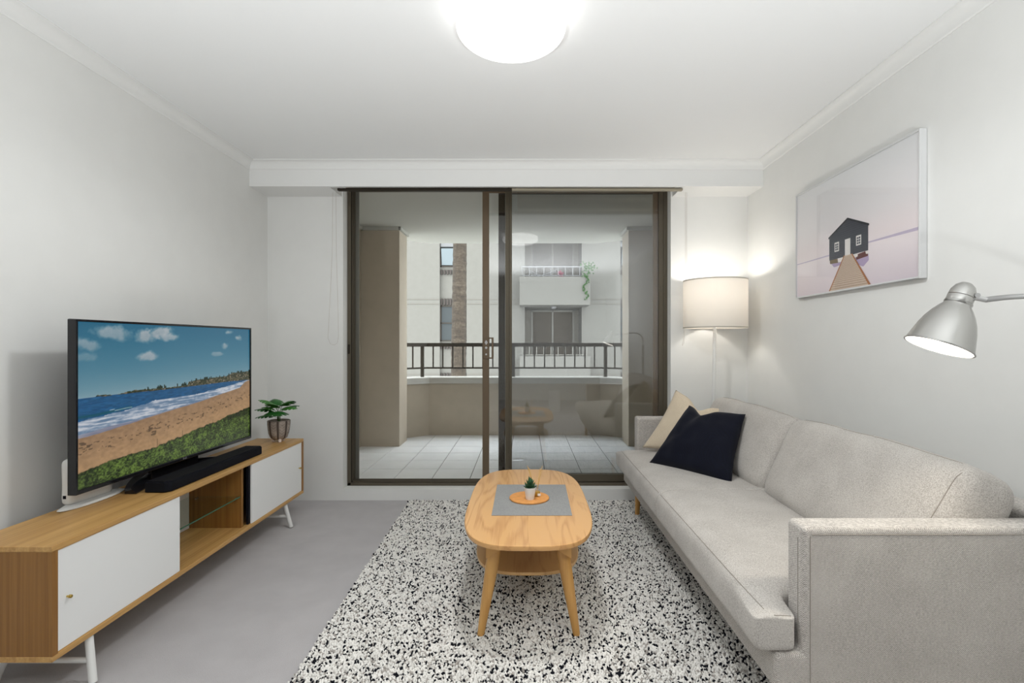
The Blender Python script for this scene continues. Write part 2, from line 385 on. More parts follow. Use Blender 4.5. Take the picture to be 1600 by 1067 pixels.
def panel(x0, x1, yc, sl, sr, mat, name, top=.04, bot=.05, gl='glass'):
    p = part(MB().box(x0, x0 + sl, yc - .011, yc + .011, .112, 2.318).box(x1 - sr, x1, yc - .011, yc + .011, .112, 2.318)
             .box(x0 + sl, x1 - sr, yc - .010, yc + .010, .112, .112 + bot).box(x0 + sl, x1 - sr, yc - .010, yc + .010, 2.318 - top, 2.318), name, mat, door, bevel=.002, seg=1)
    g = MB().box(x0 + sl - .004, x1 - sr + .004, yc - .003, yc + .003, .112 + bot - .004, 2.318 - top + .004)
    part(g, 'glass_pane' if gl == 'glass' else 'screen_mesh', M[gl], p)
    return p
def PX(px, y): return (px - 820) * y / 800
fixed = panel(PX(789.5, 3.87), DX1 - .012, 3.870, .050, .050, M['bronze'], 'fixed_panel', .02, .055)
slide = panel(PX(754, 3.90), 1.02, 3.9, .050, .045, M['bronze_warm'], 'sliding_panel', .02, .045)
panel(PX(779, 3.93), 1.03, 3.930, .050, .045, M['bronze_dark'], 'screen_panel', .02, .045, 'mesh')
part(MB().tube([(PX(800, 3.857) - .02, 3.858, .17), (PX(800, 3.857) - .02, 3.858, 2.29)], .003, 8), 'weather_strip', M['bronze'], fixed)
hx = PX(755, 3.87)
hm = MB().box(hx + .002, hx + .046, 3.880, 3.889, 1.035, 1.20)
hm.box(hx + .044, hx + .076, 3.868, 3.882, 1.188, 1.198).box(hx + .044, hx + .076, 3.868, 3.882, 1.037, 1.047).box(hx + .064, hx + .078, 3.862, 3.882, 1.037, 1.198)
h = part(hm, 'door_handle', M['bronze_warm'], slide, bevel=.002)
lk = MB()
for zz, rr in ((1.16, .011), (1.12, .009), (1.07, .007)): lk.lathe([(0, .006), (rr, .006), (rr, -.004)], (hx + .022, 3.880, zz), (0, -1, 0), 16)
lk.box(hx + .018, hx + .026, 3.868, 3.876, 1.143, 1.176)
part(lk, 'lock_button', M['silver'], h, smooth=True)

# roller blinds tucked under the bulkhead
def blind(x0, x1, label, dark, chain):
    b = empty('roller_blind', ((x0 + x1) / 2, 3.60, 2.2125), label, 'blind', 'roller blinds rolled up over the sliding door')
    part(MB().box(x0, x1, 3.545, 3.575, 2.2125, 2.2285), 'bottom_rail', M['bronze_dark'] if dark else plain('beige_rail', srgb(150, 142, 124), .5), b, bevel=.003)
    part(MB().tube([(x0 + .03, 3.66, 2.325), (x1 - .03, 3.66, 2.325)], .0285, 20), 'fabric_roll', M['linen'], b, smooth=True)
    part(MB().box(x0 + .030, x1 - .030, 3.630, 3.6315, 2.235, 2.325).obox(((x0 + x1) / 2, 3.597, 2.234), ((x1 - x0) / 2 - .03, 0, 0), (0, .035, .006), (0, 0, .0005)), 'blind_fabric', M['linen'], b)
    for xb in (x0 + .02, x1 - .027): part(MB().box(xb, xb + .006, 3.62, 3.70, 2.28, 2.369), 'end_bracket', M['white'], b)
    pts = []
    for (cx, cy) in chain: pts.append((PX(cx, 3.655), 3.655, EYE + (536 - cy) * 3.655 / 800))
    c = part(MB().tube(pts, .0013, 6), 'pull_chain', plain('chain_plastic', srgb(196, 190, 182), .5), b, smooth=True)
    return b
blind(PX(528, 3.56), PX(799, 3.56), 'roller blind with a dark bottom rail, rolled up over the open half of the door', True,
      [(520, 300), (519, 400), (515, 480), (512.5, 528), (516, 537), (522, 539), (527, 536), (529, 525), (527.5, 460), (525.5, 390), (525, 300)])
blind(PX(800, 3.56), PX(1066, 3.56), 'roller blind with a beige bottom rail, rolled up over the glazed half of the door', False,
      [(1071, 300), (1071, 430), (1070, 500), (1067.5, 530), (1066, 540), (1068.5, 536), (1071.5, 500), (1073, 430), (1073, 300)])

# ------------------------------------------------------------------ balcony
ZB = .055
tl = MB(); tl.box(-2.4, 2.2, 3.96, 6.6, -.15, ZB - .005, 1)
TX, TY = .309, .328
for i in range(-4, 11):
    for j in range(0, 9):
        x0 = -1.064 + TX * i; y1 = 6.12 - TY * j + TY
        a, b_ = max(x0 + .003, -2.3), min(x0 + TX - .003, 2.1); c, d_ = max(y1 - TY + .0045, 3.965), min(y1 - .0045, 6.5)
        if b_ > a + .02 and d_ > c + .02: tl.box(a, b_, c, d_, ZB - .010, ZB, 0)
bf = struct('balcony_floor', tl, [M['tile'], M['grout']])
struct('balcony_drain', MB().lathe([(0, .004), (.05, .004), (.058, 0), (.058, -.004)], (-.06, 4.85, ZB), n=24), M['silver'], smooth=True)
bw = MB().box(-2.4, -1.744, 3.96, 5.45, -.1, 2.39).box(-2.4, -1.335, 5.45, 5.80, -.1, 2.39)
struct('balcony_wall_left', bw, M['bal'], bevel=.004)
bw = MB().box(1.51, 2.2, 3.96, 5.45, -.1, 2.39).box(1.104, 2.2, 5.45, 5.80, -.1, 2.39)
struct('balcony_wall_right', bw, M['bal'], bevel=.004)
bc = [(-2.4, 3.96), (2.2, 3.96), (2.2, 5.9), (1.25, 6.12), (.90, 6.34), (-1.17, 6.34), (-1.5, 6.10), (-2.4, 5.9)]
struct('balcony_ceiling', MB().prism(bc, 2.39, 2.60), M['balceil'])
mo = MB().box(-1.744, -1.325, 5.425, 5.451, 2.355, 2.39).box(-1.336, -1.31, 5.425, 5.80, 2.355, 2.39).box(-1.746, -1.72, 3.97, 5.45, 2.355, 2.39)
mo.box(1.094, 1.51, 5.425, 5.451, 2.355, 2.39).box(1.08, 1.105, 5.425, 5.80, 2.355, 2.39)
struct('trim_6', mo, M['balceil'])
def offs(p, o): return [(x * (1 + 0) if False else x, y + o) for x, y in p]
inn = [(-1.60, 5.80), (-1.406, 5.92), (-1.147, 6.12), (.897, 6.12), (1.17, 5.92), (1.35, 5.80)]
def ring(inner, a, b, z0, z1):
    # wall following the bay between offsets a and b (outwards, +y)
    mb = MB(); ia, ib = [], []
    n = len(inner)
    for i, (x, y) in enumerate(inner):
        ts = []
        if i > 0: ts.append(Vector((inner[i][0] - inner[i - 1][0], inner[i][1] - inner[i - 1][1])).normalized())
        if i < n - 1: ts.append(Vector((inner[i + 1][0] - inner[i][0], inner[i + 1][1] - inner[i][1])).normalized())
        ns = [Vector((-t.y, t.x)) for t in ts]; nn = sum(ns, Vector((0, 0))).normalized(); k = 1 / max(.5, nn.dot(ns[0]))
        ia.append((x + nn.x * a * k, y + nn.y * a * k)); ib.append((x + nn.x * b * k, y + nn.y * b * k))
    for i in range(n - 1):
        mb.prism([ia[i], ia[i + 1], ib[i + 1], ib[i]], z0, z1)
    return mb, ia, ib
pw, _, _ = ring(inn, 0.0, .16, -.1, .675); struct('balcony_parapet', pw, M['bal'])
pc, _, _ = ring(inn, -.035, .24, .675, .745); struct('parapet_capping', pc, M['cap'])
# railing
rl = empty('balcony_railing', (0, 6.3, .745), 'dark grey metal balcony railing on the pale parapet outside the sliding door', 'railing')
rm, ra, rb = ring(inn, .13, .175, 1.112, 1.157); part(rm, 'top_rail', M['rail'], rl)
rm, ra2, rb2 = ring(inn, .14, .165, .842, .862); part(rm, 'bottom_rail', M['rail'], rl)
ctr = [((a[0] + b[0]) / 2, (a[1] + b[1]) / 2) for a, b in zip(ra, rb)]
def on_path(s_px):
    for i in range(len(ctr) - 1):
        (x0, y0), (x1, y1) = ctr[i], ctr[i + 1]
        p0, p1 = 820 + x0 * 800 / y0, 820 + x1 * 800 / y1
        if p0 <= s_px <= p1:
            k = (s_px - 820) / 800; t = (k * y0 - x0) / ((x1 - x0) - k * (y1 - y0)); return x0 + (x1 - x0) * t, y0 + (y1 - y0) * t
    return None
for p in (660, 802.3, 946):
    q = on_path(p)
    if q: part(MB().box(q[0] - .019, q[0] + .019, q[1] - .019, q[1] + .019, .745, 1.115), 'post', M['rail'], rl)
for p in (616, 632, 645, 676.9, 691.9, 707.5, 723.5, 739, 754.5, 770, 785.7, 819.4, 835, 850.9, 866.6, 882.4, 898.1, 913.9, 928.8, 960.6, 974.8, 990):
    q = on_path(p)
    if q: part(MB().box(q[0] - .008, q[0] + .008, q[1] - .008, q[1] + .008, .86, 1.115), 'baluster', M['rail'], rl)

# ------------------------------------------------------------------ block of flats across the way
S = 19.1 / 800
def bz(py): return EYE + (536 - py) * S
def bx(px): return (px - 820) * S
g = struct('ground', MB().box(-30, 30, 4.2, 40, -9.2, -9), M['ground'])
bl_ = empty('apartment_building', (0, 19.1, -9), 'pale rendered apartment block across the way, seen through the sliding door', 'building')
xs = [(-16, bx(687)), (bx(729), bx(820)), (bx(909), bx(969.5)), (bx(1011.5), 16)]
w = MB()
for a, b_ in xs: w.box(a, b_, 19.1, 19.5, -9, 16)
w.box(bx(687), bx(729), 19.3, 19.5, -9, 16).box(bx(969.5), bx(1011.5), 19.3, 19.5, -9, 16).box(bx(820), bx(909), 20.3, 20.5, -9, 16)
w.box(bx(820) - .05, bx(820), 19.4, 20.5, -9, 16).box(bx(909), bx(909) + .05, 19.4, 20.5, -9, 16)
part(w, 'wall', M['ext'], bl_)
bn = MB()
for f in range(-3, 5):
    for zz in (bz(467.5), bz(474.8)):
        z = zz + 2.8 * f
        for a, b_ in xs: bn.box(a, b_, 19.085, 19.1, z - .012, z + .012)
part(bn, 'render_band', plain('band_line', srgb(92, 88, 80), .8), bl_)
for f in range(-2, 3):
    dz = 2.8 * f
    for x0, x1 in ((bx(687), bx(729)), (bx(969.5), bx(1011.5))):
        for (zt, zb_) in ((bz(466), bz(476)), (bz(538), bz(545))):
            n = 9; br = MB()
            for k in range(n):
                a = x0 + (x1 - x0) * (k + .15) / n; br.box(a, a + (x1 - x0) / n * .62, 19.22, 19.31, zb_ + dz, zt + dz)
            part(br, 'brick_course', M['brick'], bl_)
        z0, z1 = bz(533) + dz, bz(477) + dz
        wfm = MB().box(x0, x1, 19.24, 19.3, z0, z0 + .04).box(x0, x1, 19.24, 19.3, z1 - .04, z1).box(x0, x0 + .04, 19.24, 19.3, z0, z1).box(x1 - .04, x1, 19.24, 19.3, z0, z1).box(x0, x1, 19.24, 19.3, z0 + .66, z0 + .70)
        fo = part(wfm, 'window', M['bronze_dark'], bl_)
        for (za, zc2) in ((z0 + .02, z0 + .68), (z0 + .70, z1 - .02)): part(MB().box(x0 + .03, x1 - .03, 19.28, 19.295, za, zc2), 'pane', M['winglass'], fo)
        if f == 1 or (f == 1 and x0 > 0):
            so = MB().obox(((x0 + x1) / 2, 19.16, z0 + .36), ((x1 - x0) / 2 - .06, 0, 0), (0, .02, .004), (0, -.07, .30))
            part(so, 'open_sash', M['winglass_light'], fo)
            part(MB().box(x0 + .02, x1 - .02, 19.2, 19.25, z0 + .74, z0 + .90), 'white_panel', M['whitemet'], fo)
for f in range(-2, 3):
    dz = 2.8 * f
    ba = MB().box(-.18, 2.30, 18.0, 18.12, 2.62 + dz, 3.495 + dz).box(-.18, -.06, 18.12, 19.1, 2.62 + dz, 3.495 + dz).box(2.18, 2.30, 18.12, 19.1, 2.62 + dz, 3.495 + dz)
    ba.box(-.18, 2.30, 18.0, 20.4, 2.50 + dz, 2.62 + dz)
    bo = part(ba, 'balcony', M['ext'], bl_)
    r2 = MB().box(-.10, 2.22, 18.04, 18.08, 3.83 + dz, 3.865 + dz).box(-.10, 2.22, 18.05, 18.07, 3.53 + dz, 3.55 + dz)
    k = 0
    while k <= 9:
        xx = -.10 + 2.28 * k / 9; r2.box(xx, xx + .02, 18.05, 18.07, 3.495 + dz, 3.84 + dz); k += 1
    for sx in (-.10, 2.20): r2.box(sx, sx + .03, 18.05, 19.1, 3.83 + dz, 3.865 + dz)
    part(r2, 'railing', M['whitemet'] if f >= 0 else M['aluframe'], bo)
    part(MB().lathe([(.001, -.10), (.07, -.08), (.10, -.03), (.10, 0)], (1.06, 18.9, 2.50 + dz), n=20), 'ceiling_light', M['whitemet'], bo, smooth=True)
    d0, d1 = PX(830, 20.25), PX(897, 20.25); zd0, zd1 = 2.62 + dz, 5.25 + dz
    dm = MB().box(d0, d1, 20.22, 20.29, zd1 - .06, zd1).box(d0, d0 + .06, 20.22, 20.29, zd0, zd1).box(d1 - .06, d1, 20.22, 20.29, zd0, zd1).box((d0 + d1) / 2 - .03, (d0 + d1) / 2 + .03, 20.22, 20.29, zd0, zd1)
    do = part(dm, 'balcony_door', M['aluframe'], bl_)
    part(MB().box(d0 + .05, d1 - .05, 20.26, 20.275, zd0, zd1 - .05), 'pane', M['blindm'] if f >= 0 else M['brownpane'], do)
    for (xa, xb) in ((bx(820), d0), (d1, bx(909))): part(MB().box(xa, xb, 20.24, 20.30, zd0, zd1), 'side_panel', M['taupe'], do)
# things on the opposite balcony
fl = empty('drying_rack', (.62, 18.4, 2.62), 'white folding drying rack with wings spread on the balcony across the way', 'rack')
dr = MB()
for (a, b_) in (((.15, 18.3, 3.75), (.55, 18.3, 3.58)), ((.15, 18.75, 3.75), (.55, 18.75, 3.58)), ((.62, 18.3, 3.58), (1.15, 18.3, 3.78)), ((.62, 18.75, 3.58), (1.15, 18.75, 3.78))): dr.tube([a, b_], .014, 6)
for t in (0, .33, .66, 1): dr.tube([(.15 + .4 * t, 18.3, 3.75 - .17 * t), (.15 + .4 * t, 18.75, 3.75 - .17 * t)], .006, 5).tube([(.62 + .53 * t, 18.3, 3.58 + .2 * t), (.62 + .53 * t, 18.75, 3.58 + .2 * t)], .006, 5)
part(dr, 'wing', M['whitemet'], fl, smooth=True)
part(MB().tube([(.3, 18.5, 2.63), (.6, 18.5, 3.58), (.9, 18.5, 2.63)], .014, 6), 'leg_frame', M['whitemet'], fl, smooth=True)
pk = empty('flowering_plant', (1.28, 18.35, 2.62), 'pink flowering plant behind the railing of the balcony across the way', 'plant')
part(MB().lathe([(0, 0), (.13, 0), (.17, .8), (.15, .8), (0, .75)], (1.28, 18.35, 2.62), n=20), 'planter', M['brick'], pk, smooth=True)
pf = MB()
for k in range(26):
    a = random.uniform(0, 6.28); rr = random.uniform(0, .13); pf.lathe([(0, -.03), (.035, 0), (0, .03)], (1.28 + rr * math.cos(a), 18.35 + rr * math.sin(a) * .7, 3.48 + random.uniform(0, .25)), (random.uniform(-.4, .4), -1, .3), 6)
part(pf, 'blossom', M['pink'], pk, smooth=True)
tv_ = empty('trailing_plant', (2.32, 17.95, 3.5), 'green trailing plant hanging over the corner of the balcony across the way', 'plant')
tp = MB()
for k in range(95):
    if k < 62: c = Vector((random.gauss(2.22, .13), 17.95 + random.uniform(-.08, .05), random.gauss(3.74, .13)))
    else: c = Vector((random.gauss(2.12 + .1 * math.sin(k * .3), .035), 17.93, 3.55 - (k - 62) * .027))
    if c.z < 3.6 and c.y > 17.94: c.y = 17.94
    u = Vector((random.gauss(0, 1), random.gauss(0, .4), random.gauss(0, 1))).normalized() * .046; vv = u.cross(Vector((0, 1, 0))).normalized() * .028
    tp.add([c - u, c - vv + Vector((0, -.01, 0)), c + u, c + vv], [(0, 1, 2), (0, 2, 3)])
part(tp, 'foliage', M['ext_leaf'], tv_)
part(MB().tube([(2.2, 18.1, 3.84), (2.25, 18.0, 3.88), (2.22, 17.96, 3.7), (2.18, 17.95, 3.2), (2.13, 17.95, 2.8)], .004, 5), 'stem', M['stem'], tv_)
# palm
pt = empty('palm_tree', (-1.6, 12.5, -9), 'ringed brown palm trunk rising between the balcony and the apartment block', 'tree')
pm = MB(); pts = []; rs = []
for k in range(180):
    z = -9 + k * .1; pts.append((-1.615 + (z - 1) * .012 * (1 if z > 1 else .7), 12.5, z)); rs.append(.178 - .006 * (z - 1) * (1 if z > 1 else .5) + (.007 if k % 2 else 0) + .004 * math.sin(k * 2.3))
pm.tube(pts, rs, 20); part(pm, 'trunk', M['palm'], pt, smooth='all')

# ------------------------------------------------------------------ ceiling light, added fill lights
def oyster(x, y, label, watts=CEIL_W):
    o = empty('ceiling_light', (x, y, ZC), label, 'light', None)
    part(MB().lathe([(0, -.001), (.155, -.001), (.165, -.03), (.15, -.035)], (x, y, ZC), n=48), 'base_plate', M['white_metal'], o, smooth=True)
    prof = [(.0001, -.125)]
    for k in range(1, 15):
        a = R(90) * k / 14; prof.append((.205 * math.sin(a), -.062 - .063 * math.cos(a)))
    prof += [(.205, -.055), (.198, -.035), (.17, -.025), (.150, -.022)]
    part(MB().lathe(prof, (x, y, ZC), n=64), 'diffuser', emit('diffuser_glow', (1.0, .985, .96, 1), CEIL_LIGHT), o, smooth='all')
    l = bpy.data.lights.new('ceiling_light_bulb', 'SPOT'); l.energy = watts; l.color = (.965, .99, 1); l.shadow_soft_size = .12; l.spot_size = R(176); l.spot_blend = .35
    lo = bpy.data.objects.new('ceiling_light_bulb', l); COL.objects.link(lo); lo.location = (x, y, ZC - .15); lo.visible_glossy = False
    return o
oyster(-.052, 1.93, 'round white glass oyster light glowing on the ceiling')
for (ux, uk, ulab) in ((-.55, 1.0, 'added fill light in a white can, unseen behind the viewpoint, nearer the cabinet'), (.50, 1.0, 'added fill light in a white can, unseen behind the viewpoint, nearer the sofa')):  # out-of-view lamps, added only to brighten the ceiling
    up_ = empty('fill_light', (ux, -.9, 0), ulab, 'lamp', 'added fill lights behind the viewpoint')
    part(MB().lathe([(.001, .003), (.10, .003), (.10, .36), (.096, .36), (.09, .12), (.001, .12)], (ux, -.9, 0), n=40), 'housing', M['white_metal'], up_, smooth=True)
    ul = bpy.data.lights.new('fill_light_spot', 'SPOT'); ul.energy = FILL_W * uk; ul.color = (.965, .99, 1); ul.shadow_soft_size = .07; ul.spot_size = R(118); ul.spot_blend = 1.0
    ulo = bpy.data.objects.new('fill_light_spot', ul); COL.objects.link(ulo); ulo.location = (ux, -.9, .45); ulo.rotation_euler = Vector((0, .50, .9)).to_track_quat('-Z', 'Y').to_euler(); ulo.visible_glossy = False

# ------------------------------------------------------------------ rug
rug = empty('speckled_rug', (0.3, 2.4, 0), 'shaggy cream wool rug flecked with black, under the coffee table', 'rug')
RL = [(-.775, 1.15), (-.835, 3.715), (1.45, 3.715), (1.5, 1.15)]
part(MB().prism([(x, y) for x, y in reversed(RL)], .001, .009), 'backing', M['wool_grey'], rug)
def pile():
    rng = np.random.RandomState(3); sp = .0078
    gx, gy = np.meshgrid(np.arange(-.84, 1.0, sp), np.arange(1.15, 3.715, sp * .92)); gx = gx + ((np.arange(gx.shape[0]) % 2) * sp / 2)[:, None]
    p = np.stack([gx.ravel(), gy.ravel()], 1) + rng.uniform(-.003, .003, (gx.size, 2))
    xl = -.775 - .06 * (p[:, 1] - 1.15) / 2.565 + rng.uniform(-.006, .004, len(p))
    p = p[(p[:, 0] > xl)]; n = len(p)
    ang = rng.uniform(0, 6.283, n); h = rng.uniform(.009, .016, n); r = rng.uniform(.0038, .0056, n); el = rng.uniform(1.0, 1.7, n)
    lean = rng.uniform(.002, .008, n)[:, None] * np.stack([np.cos(ang), np.sin(ang)], 1)
    V = np.zeros((n, 9, 3))
    for k in range(4):
        a = k * math.pi / 2
        for ring_, (rr, zz, lf) in enumerate(((.75, .006, 0), (1.0, None, .6))):
            dx = np.cos(a) * r * rr * el; dy = np.sin(a) * r * rr
            x = dx * np.cos(ang) - dy * np.sin(ang); y = dx * np.sin(ang) + dy * np.cos(ang)
            V[:, ring_ * 4 + k, 0] = p[:, 0] + x + lean[:, 0] * lf; V[:, ring_ * 4 + k, 1] = p[:, 1] + y + lean[:, 1] * lf
            V[:, ring_ * 4 + k, 2] = .006 if zz else .006 + h * .62
    V[:, 8, 0] = p[:, 0] + lean[:, 0]; V[:, 8, 1] = p[:, 1] + lean[:, 1]; V[:, 8, 2] = .006 + h
    F = []
    quads = np.array([(k, (k + 1) % 4, 4 + (k + 1) % 4, 4 + k) for k in range(4)]); tris = np.array([(4 + k, 4 + (k + 1) % 4, 8) for k in range(4)])
    base = (np.arange(n) * 9)[:, None, None]
    Q = (quads[None] + base).reshape(-1, 4); T = (tris[None] + base).reshape(-1, 3)
    me = bpy.data.meshes.new('pile'); org = ORG[rug.name]
    me.vertices.add(n * 9); me.vertices.foreach_set('co', (V.reshape(-1, 3) - np.array(org)).ravel())
    loops = np.concatenate([Q.ravel(), T.ravel()]); me.loops.add(len(loops)); me.loops.foreach_set('vertex_index', loops.astype(np.int32))
    starts = np.concatenate([np.arange(len(Q)) * 4, len(Q) * 4 + np.arange(len(T)) * 3]); me.polygons.add(len(starts))
    me.polygons.foreach_set('loop_start', starts.astype(np.int32))
    # flecks: black in roughly a quarter of the tufts, loosely clustered
    cl = np.array([mnoise.noise(Vector((a * 80, b * 80, 0))) for a, b in p])
    mi = np.where(rng.uniform(0, 1, n) < .17 + .28 * cl, 1, np.where(rng.uniform(0, 1, n) < .12, 2, 0))
    me.polygons.foreach_set('material_index', np.concatenate([np.repeat(mi, 4), np.repeat(mi, 4)]).astype(np.int32))
    me.polygons.foreach_set('use_smooth', np.ones(len(starts), dtype=bool))
    for m in ('wool', 'wool_black', 'wool_grey'): me.materials.append(M[m])
    me.update(calc_edges=True); me.validate()
    o = bpy.data.objects.new('pile', me); COL.objects.link(o); o.parent = rug; o['kind'] = 'stuff'
pile()
RZ = .018

# ------------------------------------------------------------------ coffee table
tb = empty('coffee_table', (.015, 2.42, 0), 'oblong oak coffee table with rounded ends and a lower shelf on the speckled rug', 'table')
def superell(cx, cy, a, b, n, N_=96):
    out = []
    for k in range(N_):
        t = 2 * math.pi * k / N_; c, s = math.cos(t), math.sin(t)
        out.append((cx + a * math.copysign(abs(c) ** (2 / n), c), cy + b * math.copysign(abs(s) ** (2 / n), s)))
    return out
def slab(cx, cy, a, b, n, z0, z1, e):
    mb = MB(); lay = [(a - e * 1.6, z0), (a - e * .3, z0 + e * .6), (a, (z0 + z1) / 2 + e * .2), (a - e * .15, z1 - e * .3), (a - e * .5, z1)]
    vs = []; N_ = 96
    for ax_, z in lay: vs += [(x, y, z) for x, y in superell(cx, cy, ax_, b + ax_ - a, n)]
    fs = [tuple(reversed(range(N_))), tuple(range(4 * N_, 5 * N_))]
    for i in range(4): fs += [(i * N_ + k, i * N_ + (k + 1) % N_, (i + 1) * N_ + (k + 1) % N_, (i + 1) * N_ + k) for k in range(N_)]
    return mb.add(vs, fs)
TZ = .42
part(slab(.015, 2.42, .275, .565, 3.4, TZ - .024, TZ, .008), 'tabletop', M['oak_top'], tb, smooth=True, angle=30)
part(slab(.012, 2.42, .232, .345, 3.0, .210, .226, .004), 'shelf', M['oak_shelf'], tb, smooth=True, angle=30)
ap = MB()
for sy in (-1, 1):
    y = 2.42 + sy * .43
    ap.add([(-.15, y - .01, TZ - .026), (.18, y - .01, TZ - .026), (.18, y - .01, TZ - .098), (.13, y - .01, TZ - .068), (.08, y - .01, TZ - .054), (-.05, y - .01, TZ - .054), (-.10, y - .01, TZ - .068), (-.15, y - .01, TZ - .098),
            (-.15, y + .01, TZ - .026), (.18, y + .01, TZ - .026), (.18, y + .01, TZ - .098), (.13, y + .01, TZ - .068), (.08, y + .01, TZ - .054), (-.05, y + .01, TZ - .054), (-.10, y + .01, TZ - .068), (-.15, y + .01, TZ - .098)],
           [(0, 1, 2, 3, 4, 5, 6, 7), (15, 14, 13, 12, 11, 10, 9, 8)] + [(k, (k + 1) % 8, 8 + (k + 1) % 8, 8 + k) for k in range(8)])
for sx in (-1, 1): ap.box(.015 + sx * .155 - .009, .015 + sx * .155 + .009, 2.03, 2.81, TZ - .062, TZ - .026)
part(ap, 'apron', M['oak_leg'], tb)
for sx in (-1, 1):
    for sy in (-1, 1):
        top = Vector((.015 + sx * .125, 2.42 + sy * .40, TZ - .022)); bot = Vector((.015 + sx * .188, 2.42 + sy * .415, RZ - .006))
        ps = [top.lerp(bot, t) for t in (0, .12, .3, .5, .75, 1)]
        part(MB().tube(ps, [.020, .024, .0255, .023, .0185, .0135], 20), 'leg', M['oak_leg'], tb, smooth=True, angle=50)
# things on the table
pmo = MB()
cp = [(-.142, 2.180), (.202, 2.180), (.210, 2.655), (-.143, 2.655)]
pmo.prism(cp, TZ + .0002, TZ + .0022)
o = pmo.build('placemat', M['mat'], None, bevel=.0006, seg=1); tag(o, 'grey woven placemat lying flat in the middle of the coffee table', 'placemat')
ck = MB().lathe([(.001, 0), (.091, 0), (.0935, .003), (.0935, .007), (.091, .0095), (.001, .0095)], (.021, 2.412, TZ + .0024), n=64)
o = ck.build('cork_trivet', M['cork'], None, smooth=True); tag(o, 'round cork trivet lying on the grey placemat', 'trivet')
CZ = TZ + .0121
su = empty('potted_succulent', (.024, 2.375, CZ), 'small green succulent in a white ceramic pot on the cork trivet', 'plant')
c0 = (.024, 2.375, CZ)
part(MB().lathe([(.001, 0), (.0185, 0), (.0195, .002), (.0265, .048), (.0275, .052), (.0275, .055), (.025, .055), (.0235, .046), (.001, .046)], c0, n=40), 'pot', M['ceramic'], su, smooth=True, angle=40)
sm = MB()
def pointed_leaf(mb, base, d, up, ln, wd, th, curl=0.0, mi=0):
    d = Vector(d).normalized(); up = Vector(up); up = (up - d * up.dot(d)).normalized(); s = d.cross(up); secs = []
    for t, w in ((0, .45), (.25, .85), (.5, 1.0), (.75, .72), (.92, .3), (1.0, .04)):
        c = Vector(base) + d * ln * t + up * curl * ln * t * t
        secs.append([c + s * wd * w, c + up * th * w, c - s * wd * w, c - up * th * w])
    vs = [v for q in secs for v in q]; fs = []
    for i in range(len(secs) - 1):
        for k in range(4): fs.append((i * 4 + k, i * 4 + (k + 1) % 4, i * 4 + 4 + (k + 1) % 4, i * 4 + 4 + k))
    fs += [(3, 2, 1, 0), tuple(range(len(vs) - 4, len(vs)))]
    mb.add(vs, fs, mi)
for ringi, (cnt, el, ln) in enumerate(((8, 12, .030), (8, 32, .032), (7, 52, .034), (5, 72, .036), (1, 89, .038))):
    for k in range(cnt):
        a = 2 * math.pi * (k + .5 * ringi) / cnt; e = R(el)
        d = (math.cos(a) * math.cos(e), math.sin(a) * math.cos(e), math.sin(e))
        b0 = (c0[0] + d[0] * .004, c0[1] + d[1] * .004, CZ + .050 + ringi * .005)
        pointed_leaf(sm, b0, d, (-d[0], -d[1], .6), ln, .0075, .0035, .18)
part(sm, 'leaves', M['succ'], su, smooth=True, angle=60)
part(MB().lathe([(.001, .0475), (.0238, .0475), (.0238, .046)], c0, n=24), 'soil', M['soil'], su)
df = empty('reed_diffuser', (.056, 2.425, CZ), 'small amber oil bottle with reed sticks behind the succulent pot', 'diffuser')
d0 = (.056, 2.425, CZ)
part(MB().lathe([(.001, 0), (.0155, 0), (.017, .002), (.017, .030), (.012, .036), (.007, .040), (.007, .048), (.0055, .048), (.0055, .040)], d0, n=32), 'bottle', glassm('bottle_glass', (.95, .95, .93, 1), 1, .06), df, smooth=True)
part(MB().lathe([(.001, .001), (.0148, .001), (.0158, .003), (.0158, .022), (.001, .022)], d0, n=32), 'oil', M['oil'], df, smooth=True)
part(MB().lathe([(.0075, .041), (.010, .041), (.010, .046), (.0075, .046)], d0, n=24), 'collar', M['silver'], df, smooth=True)
part(MB().box(.060, .074, 2.400, 2.4055, CZ + .006, CZ + .016), 'tag', M['ceramic'], df, bevel=.001)
for (bx_, by_, tx, ty, tz_) in ((.058, .004, .012, 2.405, .150), (.053, -.002, .082, 2.41, .149), (.056, .0, .019, 2.45, .130), (.054, .003, .074, 2.45, .128)):
    part(MB().tube([(bx_, 2.425 + by_, CZ + .004), (tx, ty, CZ + tz_ - .004)], .0015, 6), 'reed_stick', M['reed'], df)

